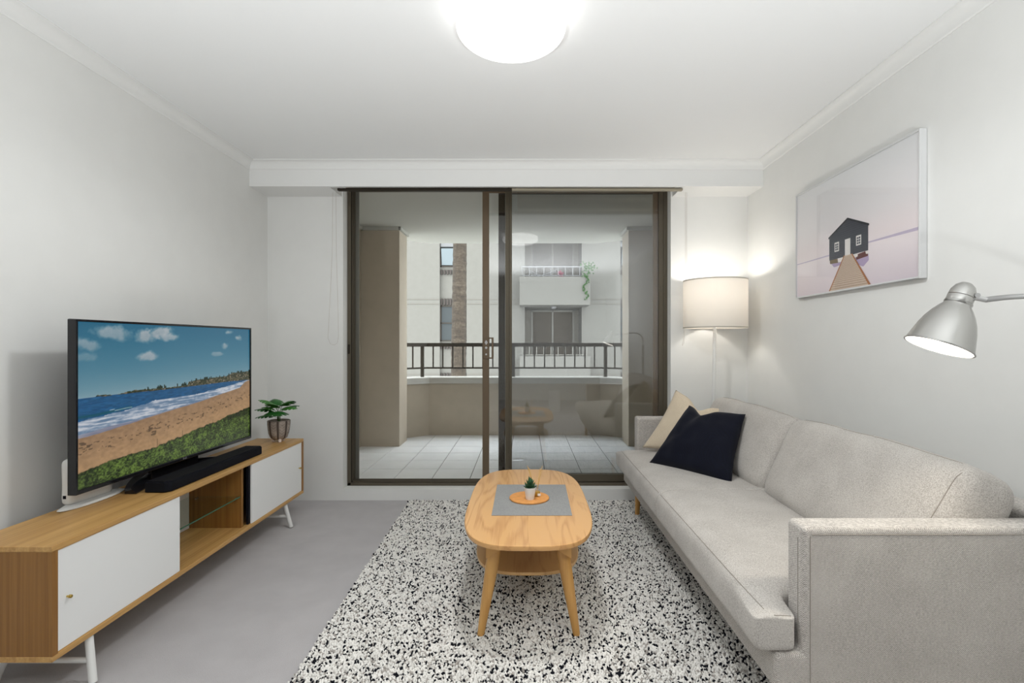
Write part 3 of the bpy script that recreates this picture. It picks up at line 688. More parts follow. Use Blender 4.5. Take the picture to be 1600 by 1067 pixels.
# ------------------------------------------------------------------ sofa
SXF, SXB = .68, 1.612
sf = empty('sofa', (1.15, 2.46, 0), 'light grey three-seat fabric sofa with low square arms along the right wall', 'sofa')
Y0, Y1, Y2, Y3 = 1.392, 1.477, 3.444, 3.53
fm = cells([SXF, .754, 1.49, SXB], [Y0, Y1, Y2, Y3], [.205, .312, .655],
           lambda x, y, z: z < .312 or (x > .754 and (y < Y1 or y > Y2 or x > 1.49)))
part(fm, 'frame', M['sofa'], sf, bevel=.016, seg=4)
YM = 2.44
def seat(y0, y1, notch_near):
    ys_ = [y0 - .004, y0 + .042, y0 + .068, y0 + .092, y0 + .15, (y0 + y1) / 2, y1 - .15, y1 - .05, y1 - .012, y1] if notch_near else [y0, y0 + .012, y0 + .05, y0 + .15, (y0 + y1) / 2, y1 - .15, y1 - .092, y1 - .060, y1 - .030, y1]
    nx0 = .742
    yn = (y0 + .092) if notch_near else (y1 - .092)
    fil = lambda x, y, z: not (x > nx0 and ((y < yn) if notch_near else (y > yn)))
    def warp(x, y, z):
        if z > .42:
            t = min(1, max(0, (x - .64) / .12)); end = (y - y0) if notch_near else (y1 - y)
            z += .012 * t * (1 - max(0, (x - 1.0)) * 2)
            z -= (.034 + .026 * min(1, max(0, (x - .66) / .08))) * max(0, 1 - end / .15) ** .8 * (1 if x < .85 else 0)
            if x < .64: z -= .016; x += .004
        if x < .65: x -= .008 * (1 if .33 < z < .42 else 0)
        return (x, y, z)
    return cells([.632, .664, .704, nx0, .80, .95, 1.10, 1.2, 1.22], ys_, [.312, .338, .375, .408, .450], fil, warp)
for (a, b_, nn) in ((1.394, YM - .001, True), (YM + .001, 3.528, False)):
    so = part(seat(a, b_, nn), 'seat_cushion', M['sofa_cushion'], sf, subsurf=2)
def puffbox(c, ex, ey, ez, hx_, hy, hz, r, puff, n=14, sag=0.0):
    """rounded cushion: c centre, ex/ey/ez local axes, half sizes, corner radius, puff along ex"""
    ex, ey, ez = Vector(ex).normalized(), Vector(ey).normalized(), Vector(ez).normalized(); c = Vector(c)
    bm = bmesh.new(); bmesh.ops.create_cube(bm, size=2); bmesh.ops.subdivide_edges(bm, edges=bm.edges[:], cuts=n, use_grid_fill=True)
    vs = []
    for v in bm.verts:
        # denser near rims
        q = [math.copysign(1 - (1 - abs(t)) ** 1.35, t) for t in v.co]
        x, y, z = q[0] * hx_, q[1] * hy, q[2] * hz
        ix, iy, iz = max(-hx_ + r, min(hx_ - r, x)), max(-hy + r, min(hy - r, y)), max(-hz + r, min(hz - r, z))
        d = Vector((x - ix, y - iy, z - iz))
        if d.length > 1e-6: d = d.normalized() * r
        x, y, z = ix + d.x, iy + d.y, iz + d.z
        u, w_ = y / hy, z / hz
        x += math.copysign(puff, x) * max(0, 1 - u ** 4) * max(0, 1 - w_ ** 4) * (abs(x) / hx_) if abs(x) > 1e-6 else 0
        z += -sag * (u ** 4) * (1 if w_ > 0 else 0) * abs(w_) + .012 * max(0, 1 - u * u) * w_
        x += .006 * mnoise.noise(Vector((y * 7, z * 9, 3))) ; z += .006 * mnoise.noise(Vector((y * 5, x * 6, 9)))
        vs.append(c + ex * x + ey * y + ez * z)
    fs = [tuple(v.index for v in f.verts) for f in bm.faces]; bm.free()
    return MB().add(vs, fs)
tilt = R(25)
ez = Vector((math.sin(tilt), 0, math.cos(tilt))); ex = Vector((math.cos(tilt), 0, -math.sin(tilt))); ey = Vector((0, 1, 0))
for (a, b_, s) in ((1.464, YM + .005, 1), (YM + .012, 3.44, -1)):
    fb = Vector((1.105, 0, .452))                       # front lower edge
    cc = fb + ez * .200 + ex * .098; cc.y = (a + b_) / 2
    part(puffbox(cc, ex, ey, ez, (.098), (b_ - a) / 2, .202, .062, .028, 16, .0), 'back_cushion', M['sofa_cushion'], sf, smooth='all')
def seams(objs, lines, r=.0013, m='seam'):
    """thin stitched seams lying on the evaluated surface of each object: every line is (origins, direction)"""
    bpy.context.view_layer.update(); dg = bpy.context.evaluated_depsgraph_get()
    for ob in objs:
        ev = ob.evaluated_get(dg); inv = ev.matrix_world.inverted()
        for origins, d in lines(ob):
            pts = []
            for p in origins:
                ok, loc, nn, _i = ev.ray_cast(inv @ Vector(p), (inv.to_3x3() @ Vector(d)).normalized())
                if ok: pts.append(ev.matrix_world @ (loc + nn * .0003))
            pts = [p for i, p in enumerate(pts) if i == 0 or (p - pts[i - 1]).length < .08]
            if len(pts) > 2:
                q = MB().tube(pts, r, 6).build('seam', M[m], None, smooth=True)
                q.data.transform(Matrix.Translation(-ORG[ob.name])); q.parent = ob; ORG[q.name] = ORG[ob.name]
def lin(a, b, n=40): return [Vector(a).lerp(Vector(b), k / n) for k in range(n + 1)]
sc_ = [o for o in COL.objects if o.name.startswith('seat_cushion')]; bc_ = [o for o in COL.objects if o.name.startswith('back_cushion')]; fr_ = [o for o in COL.objects if o.name.startswith('frame') and o.parent == sf]
def seat_lines(o):
    nn = o.name == 'seat_cushion'
    a, b_ = (1.42, YM - .02) if nn else (YM + .02, 3.50)
    yield lin((.45, a, .62), (.45, b_, .62)), (1, 0, -.95)
    if nn: yield lin((.68, 1.2, .56), (.73, 1.2, .56), 10), (0, 1, -.75)
def back_lines(o):
    nn = o.name == 'back_cushion'; a, b_ = (1.53, YM - .02) if nn else (YM + .04, 3.40)
    yield lin((1.02, a, 1.14), (1.02, b_, 1.14)), (1, 0, -1.2)
    if nn: yield lin((.9, 1.510, .60), (1.0, 1.490, .86), 20), (1, 0, -.15)
seams(sc_, seat_lines); seams(bc_, back_lines)
seams(fr_, lambda o: [(lin((.78, 1.2, .634), (1.60, 1.2, .634)), (0, 1, 0)), (lin((.776, 1.2, .22), (.776, 1.2, .63)), (0, 1, 0)), (lin((.5, 1.413, .33), (.5, 1.413, .62)), (1, 0, 0))])
for (x, y) in ((.755, 1.50), (.755, 3.41), (1.52, 1.50), (1.52, 3.41)):
    part(MB().tube([(x, y, .215), (x + (-.006 if x < 1 else .01), y + (.0 if y > 2 else -.0), RZ - .004)], [.021, .014], 20), 'leg', M['oak_leg'], sf, smooth=True, angle=50)

def pillow4(c00, c10, c11, c01, T, pinch=.03, chop=0.0, n=30, chop_u=.5, wr=.004, bulge=(0, 0, 0)):
    P = [Vector(q) for q in (c00, c10, c11, c01)]
    nrm = (P[1] - P[0]).cross(P[3] - P[0]).normalized(); mb = MB(); vs = []
    for side in (1, -1):
        for j in range(n + 1):
            for i in range(n + 1):
                u, v = i / n, j / n
                uu, vv = u, v
                uu += pinch * math.sin(math.pi * v) * (1 - 2 * u) * 1.0; vv += pinch * math.sin(math.pi * u) * (1 - 2 * v)
                vv -= chop * math.exp(-((u - chop_u) / .17) ** 2) * v ** 2
                p = P[0] * (1 - uu) * (1 - vv) + P[1] * uu * (1 - vv) + P[2] * uu * vv + P[3] * (1 - uu) * vv
                a = (1 - abs(2 * u - 1) ** 2.4) * (1 - abs(2 * v - 1) ** 2.4)
                h = T / 2 * max(a, 0) ** .55
                h *= 1 - .35 * chop * 4 * math.exp(-((u - chop_u) / .14) ** 2) * v ** 3
                wv = wr * mnoise.noise(Vector((u * 7 + side * 3, v * 6, T * 50))) * min(1, a * 4)
                vs.append(p + nrm * side * (h + wv))
    S_ = (n + 1) ** 2
    for s_ in (0, 1):
        for j in range(n):
            for i in range(n):
                k = s_ * S_ + j * (n + 1) + i; q = (k, k + 1, k + n + 2, k + n + 1); mb.f.append(q if s_ == 0 else tuple(reversed(q))); mb.m.append(0)
    mb.v = [tuple(v) for v in vs]; return mb
def ray(px, py, d): return ((px - 820) * d / 800, d, EYE + (536 - py) * d / 800)
bz_ = pillow4(ray(1003, 699, 3.30), ray(1112, 722, 3.02), ray(1137, 641, 3.20), ray(1056, 609, 3.42), .15, .05, .14, chop_u=.55)
o = bz_.build('throw_cushion', M['linen'], None, smooth='all'); tag(o, 'beige linen throw cushion leaning in the sofa corner behind the navy one', 'cushion', 'throw cushions on the sofa')
nv = pillow4(ray(1014, 723, 2.99), ray(1143, 758, 2.56), ray(1165, 647, 2.80), ray(1077, 633, 3.10), .17, .035, .11, chop_u=.34, wr=.010)
o = nv.build('throw_cushion', M['navy'], None, smooth='all'); tag(o, 'dark navy velvet throw cushion with a chopped top on the sofa seat', 'cushion', 'throw cushions on the sofa')

# ------------------------------------------------------------------ floor lamp in the corner
lp = empty('floor_lamp', (1.32, 3.547, 0), 'white floor lamp with a pale fabric drum shade standing in the corner behind the sofa', 'lamp')
lx, ly = 1.318, 3.547; SB, ST = 1.258, 1.590; SR = .212
part(MB().lathe([(.001, .0), (.13, .0), (.13, .012), (.125, .016), (.001, .018)], (lx - .02, ly + .07, .001), n=48), 'base', M['white_metal'], lp, smooth=True, angle=40)
part(MB().tube([(lx - .02, ly, .012), (lx, ly, SB + .12)], .0115, 16), 'pole', M['white_metal'], lp, smooth=True)
sh = part(MB().lathe([(SR, SB), (SR, ST), (SR - .0015, ST), (SR - .0015, SB), (SR, SB)], (lx, ly, 0), n=72), 'lamp_shade', M['shade'], lp, smooth=True, angle=40)
M['binding'] = plain('binding', srgb(186, 180, 170), .8)
for zr in (SB, ST - .008): part(MB().lathe([(SR + .0008, zr), (SR + .0008, zr + .008), (SR - .002, zr + .008), (SR - .002, zr), (SR + .0008, zr)], (lx, ly, 0), n=72), 'rim_binding', M['binding'], sh, smooth=True)
sp_ = MB()
for k in range(3):
    a = R(20 + 120 * k); sp_.tube([(lx, ly, SB + .06), (lx + (SR - .003) * math.cos(a), ly + (SR - .003) * math.sin(a), SB + .03)], .002, 6)
sp_.tube([(lx, ly, SB + .05), (lx, ly, SB + .12)], .018, 16)
part(sp_, 'shade_carrier', M['white_metal'], lp, smooth=True)
part(MB().lathe([(.001, 0), (.013, .0), (.016, .02), (.03, .055), (.028, .08), (.001, .095)], (lx, ly, SB + .115), n=24), 'bulb', M['bulb'], lp, smooth=True)
pl = bpy.data.lights.new('floor_lamp_light', 'POINT'); pl.energy = SHADE_W; pl.color = (1, .96, .90); pl.shadow_soft_size = .035
plo = bpy.data.objects.new('floor_lamp_light', pl); COL.objects.link(plo); plo.location = (lx, ly, SB + .17 + .08); 

# ------------------------------------------------------------------ reading lamp
rd = empty('reading_lamp', (1.50, 1.27, 0), 'aluminium reading lamp with a bell shade on a gooseneck, in front of the framed picture', 'lamp')
A0 = Vector((1.113, 1.29, 1.303)); ax = Vector((-.378, .045, -.924)).normalized(); Ln = .170
prof = [(.0005, -.004), (.012, -.002), (.021, .006), (.0265, .018), (.028, .030), (.0283, .032), (.0273, .033), (.0283, .035), (.0285, .047), (.0300, .049), (.0300, .053), (.0290, .055), (.0300, .058),
        (.036, .066), (.046, .082), (.055, .101), (.062, .122), (.067, .143), (.071, .160), (.0735, .168), (.0755, .169), (.0755, .171), (.0725, .1715)]
part(MB().lathe(prof, A0, ax, 72), 'lamp_shade', M['alu'], rd, smooth=True, angle=30)
inp = [(.0715, .1705), (.069, .160), (.065, .143), (.060, .122), (.053, .101), (.044, .082), (.034, .067), (.001, .062)]
part(MB().lathe(inp, A0, ax, 72), 'shade_lining', M['inner'], rd, smooth=True, angle=60)
part(MB().lathe([(.001, .155), (.012, .150), (.021, .130), (.021, .118), (.013, .095), (.013, .064)], A0, ax, 32), 'bulb', M['bulb'], rd, smooth=True)
side = Vector((.78, -.62, 0)); side = (side - ax * side.dot(ax)).normalized()
j0 = A0 + ax * .028 + side * .026
j1 = j0 + Vector((.026, .0, -.006))
part(MB().tube([j0 - side * .004, j1], [.0075, .0065], 16).lathe([(0, .004), (.006, .004), (.006, -.002)], j0 + Vector((-.002, -.008, .004)), (-.3, -1, 0), 16), 'joint', M['silver'], rd, smooth=True)
gp = [];
ctrl = [j1, Vector((1.21, 1.285, 1.270)), Vector((1.29, 1.28, 1.275)), Vector((1.38, 1.275, 1.286)), Vector((1.455, 1.27, 1.262)), Vector((1.497, 1.27, 1.20)), Vector((1.50, 1.27, 1.12))]
def catmull(P, n):
    out = []
    for i in range(len(P) - 1):
        p0, p1, p2, p3 = P[max(i - 1, 0)], P[i], P[i + 1], P[min(i + 2, len(P) - 1)]
        for k in range(n):
            t = k / n; out.append(.5 * ((2 * p1) + (-p0 + p2) * t + (2 * p0 - 5 * p1 + 4 * p2 - p3) * t * t + (-p0 + 3 * p1 - 3 * p2 + p3) * t ** 3))
    return out + [P[-1]]
gpts = catmull(ctrl, 44)
part(MB().tube(gpts, [.0070 if k % 2 else .0058 for k in range(len(gpts))], 14), 'gooseneck', M['silver'], rd, smooth='all')
part(MB().tube([(1.50, 1.27, .018), (1.50, 1.27, 1.13)], .0085, 16), 'pole', M['alu'], rd, smooth=True)
part(MB().lathe([(.001, 0), (.105, 0), (.105, .010), (.095, .018), (.001, .022)], (1.50, 1.27, .010), n=48), 'base', M['alu'], rd, smooth=True, angle=40)
dl = bpy.data.lights.new('reading_lamp_light', 'SPOT'); dl.energy = DESK_W * 4; dl.color = (1, .92, .78); dl.shadow_soft_size = .03; dl.spot_size = R(120); dl.spot_blend = .5
dlo = bpy.data.objects.new('reading_lamp_light', dl); COL.objects.link(dlo); dlo.location = A0 + ax * .158; dlo.rotation_euler = ax.to_track_quat('-Z', 'Y').to_euler()

# ------------------------------------------------------------------ framed picture
PY0, PY1, PZ0, PZ1, PXF = 2.083, 3.04, 1.420, 2.030, 1.607
pc_ = empty('framed_picture', (XR, 2.56, 1.42), 'white framed print of a dark boathouse with a jetty, hung on the right wall', 'picture')
pe = MB(); e = .008
pe.box(PXF, XR - .001, PY0, PY0 + e, PZ0, PZ1).box(PXF, XR - .001, PY1 - e, PY1, PZ0, PZ1).box(PXF, XR - .001, PY0 + e, PY1 - e, PZ0, PZ0 + e).box(PXF, XR - .001, PY0 + e, PY1 - e, PZ1 - e, PZ1)
part(pe, 'frame', M['picture_frame'], pc_, bevel=.001, seg=1)
pr = MB(); xf = PXF + .006
def U(u, v, k=0): return (xf - .0002 * k, PY1 - u, PZ0 + v)
W_, H_ = PY1 - PY0, PZ1 - PZ0
def poly(pts, k, mi): pr.add([U(u, v, k) for u, v in pts], [tuple(range(len(pts)))], mi)
pmats = [plain('print_sky', srgb(226, 221, 221), .35)]
def pcol(c, n='ink'): pmats.append(plain(n, srgb(*c), .4)); return len(pmats) - 1
def skym():
    m, nt, b = newmat('print_mist'); tc = N(nt, 'ShaderNodeTexCoord'); sep = N(nt, 'ShaderNodeSeparateXYZ'); L(nt, tc.outputs['Object'], sep.inputs[0])
    z = math_(nt, 'DIVIDE', sep.outputs[2], H_)
    L(nt, ramp(nt, z, [(0, srgb(218, 206, 214)), (.30, srgb(238, 228, 230)), (.40, srgb(238, 227, 228)), (.60, srgb(234, 230, 231)), (1, srgb(232, 233, 234))]), b.inputs['Base Color'])
    b.inputs['Roughness'].default_value = .35; return m
pmats[0] = skym()
pr.box(xf, xf + .01, PY0 + e, PY1 - e, PZ0 + e, PZ1 - e, 0)
c = pcol((196, 184, 204)); poly([(.008, .196), (.33, .196), (.33, .203), (.008, .201)], 1, c); poly([(.63, .205), (.949, .198), (.949, .212), (.63, .212)], 1, c)
c = pcol((176, 158, 190)); poly([(.33, .165), (.636, .160), (.64, .125), (.60, .10), (.5, .14), (.37, .13)], 1, c)
c = pcol((96, 44, 40)); poly([(.545, .165), (.634, .172), (.634, .145), (.55, .140)], 2, c)
c = pcol((120, 100, 70)); poly([(.333, .172), (.43, .17), (.42, .148), (.335, .152)], 2, c)
c = pcol((232, 226, 222)); poly([(.40, .172), (.455, .172), (.44, .148), (.405, .150)], 3, c); poly([(.52, .172), (.56, .172), (.56, .155), (.525, .15)], 3, c); poly([(.615, .172), (.636, .172), (.636, .155), (.62, .157)], 3, c)
c = pcol((56, 58, 68)); poly([(.329, .171), (.636, .171), (.636, .292), (.482, .356), (.329, .290)], 4, c)
c2 = pcol((78, 80, 90))
for k in range(17):
    v = .176 + k * .0105; hw = .1535 if v < .290 else .1535 * (.356 - v) / (.356 - .290)
    if hw > .02: poly([(.4825 - hw + .003, v), (.4825 + hw - .003, v), (.4825 + hw - .003, v + .002), (.4825 - hw + .003, v + .002)], 5, c2)
c = pcol((26, 27, 34)); poly([(.322, .284), (.482, .352), (.482, .362), (.322, .294)], 6, c); poly([(.482, .352), (.643, .286), (.643, .296), (.482, .362)], 6, c)
c = pcol((228, 224, 220)); poly([(.462, .173), (.505, .173), (.505, .256), (.462, .256)], 7, c)
for u0 in (.376, .549):
    poly([(u0, .208), (u0 + .038, .208), (u0 + .038, .256), (u0, .256)], 7, c)
    for a in (0, 1):
        for b_ in range(3): poly([(u0 + .006 + a * .014, .214 + b_ * .0125), (u0 + .018 + a * .014, .214 + b_ * .0125), (u0 + .018 + a * .014, .2235 + b_ * .0125), (u0 + .006 + a * .014, .2235 + b_ * .0125)], 8, 7)
c = pcol((206, 184, 164)); poly([(.333, .009), (.650, .009), (.517, .175), (.458, .175)], 9, c)
c = pcol((150, 124, 104))
v = .016; st = .012
while v < .170:
    t = (v - .009) / .166; a = .333 + (.458 - .333) * t; b_ = .650 + (.517 - .650) * t
    poly([(a, v), (b_, v), (b_, v + st * .22), (a, v + st * .22)], 10, c); v += st; st *= .93
c = pcol((170, 110, 66)); poly([(.326, .009), (.338, .009), (.461, .175), (.455, .178)], 11, c); poly([(.640, .009), (.656, .009), (.521, .177), (.514, .175)], 11, c)
part(pr, 'print', pmats, pc_)
print_obj = None
part(MB().box(PXF + .0015, PXF + .003, PY0 + e, PY1 - e, PZ0 + e, PZ1 - e), 'glazing', glassm('picture_glass', (.99, .99, .99, 1), .6, .03), pc_)

# ------------------------------------------------------------------ tv bench
CF, CB, CY0, CY1, CT, CBt = -1.475, -1.785, 1.597, 3.415, .520, .157
tvb = empty('tv_cabinet', (-1.63, 2.5, 0), 'long low bamboo cabinet with two white sliding doors against the left wall', 'cabinet')
part(MB().box(CB, CF, CY0, CY1, CT - .018, CT), 'top_board', M['bam_top'], tvb, bevel=.0015, seg=1)
part(MB().box(CB, CF, CY0, CY1, CBt, CBt + .018), 'bottom_board', M['bam_top'], tvb, bevel=.0015, seg=1)
for y in (CY0 + .001, CY1 - .021): part(MB().box(CB, CF, y, y + .020, CBt + .018, CT - .018), 'side_panel', M['bam_side'], tvb)
for y in (2.165, 2.715): part(MB().box(CB + .004, CF - .028, y, y + .018, CBt + .018, CT - .018), 'partition', M['bam_side'], tvb)
for (a, b_) in ((CY0 + .02, 2.17), (2.73, CY1 - .02)): part(MB().box(CB, CB + .006, a, b_, CBt + .018, CT - .018), 'back_panel', M['bam_side'], tvb)
for (a, b_) in ((CT - .0215, CT - .018), (CBt + .018, CBt + .0205)): part(MB().box(CF - .026, CF - .003, CY0 + .021, CY1 - .021, a, b_), 'door_track', M['bam_top'], tvb)
for (a, b_, x, ky, nm) in ((CY0 + .021, 2.197, CF - .014, 1.655, 'near'), (2.776, CY1 - .021, CF - .014, 3.352, 'far')):
    d = part(MB().box(x, x + .009, a, b_, CBt + .0205, CT - .0215), 'door', M['white'], tvb, bevel=.001, seg=1)
    part(MB().lathe([(.001, .016), (.0045, .016), (.0055, .0145), (.0055, .008), (.003, .007), (.003, 0)], (x + .009, ky, .337), (1, 0, 0), 20), 'knob', M['brass'], d, smooth=True)
part(MB().box(CB, CB + .006, 2.185, 2.713, CBt + .018, CT - .018), 'middle_back_panel', M['wall'], tvb)
part(MB().box(CF - .026, CF - .0145, 2.758, 2.776, CBt + .0205, CT - .0215), 'door_edge_strip', M['black'], tvb)
gsh = part(MB().box(CB + .01, CF - .035, 2.1835, 2.7145, .337, .343), 'glass_shelf', M['glass_shelf'], tvb)
part(MB().box(CF - .0355, CF - .0335, 2.1835, 2.7145, .337, .343), 'glass_edge', M['glass_edge'], gsh)
for (xa, ya) in ((CF - .05, 2.698), (CB + .05, 2.698), (CF - .05, 2.183), (CB + .05, 2.183)): part(MB().tube([(xa, ya, .333), (xa, ya + .017, .333)], .0045, 12), 'shelf_pin', M['silver'], tvb, smooth=True)
for (y, s) in ((1.755, -1), (3.185, 1)):
    lf = part(MB().tube([(CF - .02, y, CBt + .002), (CF + .012, y + s * .02, 0.006)], .0125, 16), 'leg', M['white_metal'], tvb, smooth=True)
    lb = part(MB().tube([(CB + .04, y, CBt + .002), (CB - .012, y + s * .02, 0.006)], .0125, 16), 'leg', M['white_metal'], tvb, smooth=True)
    part(MB().tube([(CF - .003, y + s * .010, .075), (CB + .016, y + s * .010, .075)], .0095, 14), 'stretcher', M['white_metal'], tvb, smooth=True)

# ------------------------------------------------------------------ television
X1, D1, X2, D2, TVB, TVH = -1.652, 1.890, -1.623, 3.025, .610, .625
A = Vector((X1, D1, 0)); B = Vector((X2, D2, 0)); uu = (B - A); TW = uu.length; uh = uu.normalized(); nh = Vector((uh.y, -uh.x, 0))   # nh points into the room
tv = empty('television', ((X1 + X2) / 2 - .03, (D1 + D2) / 2, CT), 'large flat television showing a sandy beach, standing on the bamboo cabinet', 'television')
up = Vector((0, 0, 1)); mid = (A + B) / 2
def tvp(s, z, dpt): return A + uh * s + nh * dpt + up * z
def tbox(s0, s1, z0, z1, d0, d1, mb=None, mi=0):
    mb = mb or MB(); c_ = tvp((s0 + s1) / 2, (z0 + z1) / 2, (d0 + d1) / 2)
    return mb.obox(c_, uh * (s1 - s0) / 2, nh * (d1 - d0) / 2, up * (z1 - z0) / 2, mi)
bez = .009
bo_ = tbox(-bez, 0, TVB - .016, TVB + TVH + bez, -.030, .003); tbox(TW, TW + bez, TVB - .016, TVB + TVH + bez, -.030, .003, bo_); tbox(0, TW, TVB - .016, TVB, -.030, .003, bo_); tbox(0, TW, TVB + TVH, TVB + TVH + bez, -.030, .003, bo_)
part(bo_, 'bezel', M['black_gloss'], tv, bevel=.0015, seg=1)
part(tbox(.0, TW, TVB, TVB + TVH, -.030, -.006).obox(tvp(TW / 2, TVB + .2, -.045), uh * TW * .32, nh * .016, up * .17), 'housing', M['black'], tv, bevel=.004)
lg = MB(); zc_ = TVB - .008; sc_ = TW * .504
lg.lathe([(.0045, .0), (.0045, .0006), (.0037, .0006), (.0037, 0)], tvp(sc_ - .009, zc_, .003), nh, 20)
def lstroke(s0, z0, s1, z1): tbox(min(s0, s1), max(s0, s1), min(z0, z1), max(z0, z1), .003, .0036, lg)
lstroke(sc_ - .0105, zc_ - .0015, sc_ - .0100, zc_ + .002); lstroke(sc_ - .0105, zc_ - .0018, sc_ - .0082, zc_ - .0012)
lstroke(sc_, zc_ - .004, sc_ + .001, zc_ + .004); lstroke(sc_, zc_ - .004, sc_ + .005, zc_ - .003)
lstroke(sc_ + .007, zc_ - .004, sc_ + .008, zc_ + .004); lstroke(sc_ + .007, zc_ + .003, sc_ + .0125, zc_ + .004); lstroke(sc_ + .007, zc_ - .004, sc_ + .0125, zc_ - .003); lstroke(sc_ + .0117, zc_ - .004, sc_ + .0125, zc_); lstroke(sc_ + .010, zc_ - .0005, sc_ + .0125, zc_ + .0005)
part(lg, 'maker_badge', M['silver'], tv)
# stand: neck and crescent foot
part(tbox(TW * .36, TW * .64, CT + .012, TVB + .06, -.052, -.034), 'neck', M['black_gloss'], tv, bevel=.004)
ft = MB(); NF = 28; inner_, outer_ = [], []
for k in range(NF + 1):
    t = -1 + 2 * k / NF; s = TW / 2 + t * .305
    f0 = .075 * (abs(t) ** 1.8) - .088; wdt = .050 + .05 * (1 - t * t)
    inner_.append(tvp(s, 0, f0 - wdt * .5)); outer_.append(tvp(s, 0, f0 + wdt * .5))
vs = []; hh = lambda t: .024 + .034 * (1 - abs(t)) ** .8
for k in range(NF + 1):
    t = -1 + 2 * k / NF; i_, o_ = inner_[k], outer_[k]
    vs += [(i_.x, i_.y, CT + .001), (o_.x, o_.y, CT + .001), (o_.x, o_.y, CT + .005), ((o_.x + i_.x) / 2, (o_.y + i_.y) / 2, CT + hh(t)), (i_.x, i_.y, CT + hh(t))]
fs = []
for k in range(NF):
    for q in range(5): fs.append((k * 5 + q, k * 5 + (q + 1) % 5, k * 5 + 5 + (q + 1) % 5, k * 5 + 5 + q))
fs += [(0, 1, 2, 3, 4), tuple(reversed([NF * 5 + q for q in range(5)]))]
ft.add(vs, fs); part(ft, 'foot', M['black_gloss'], tv, smooth=True, angle=40)
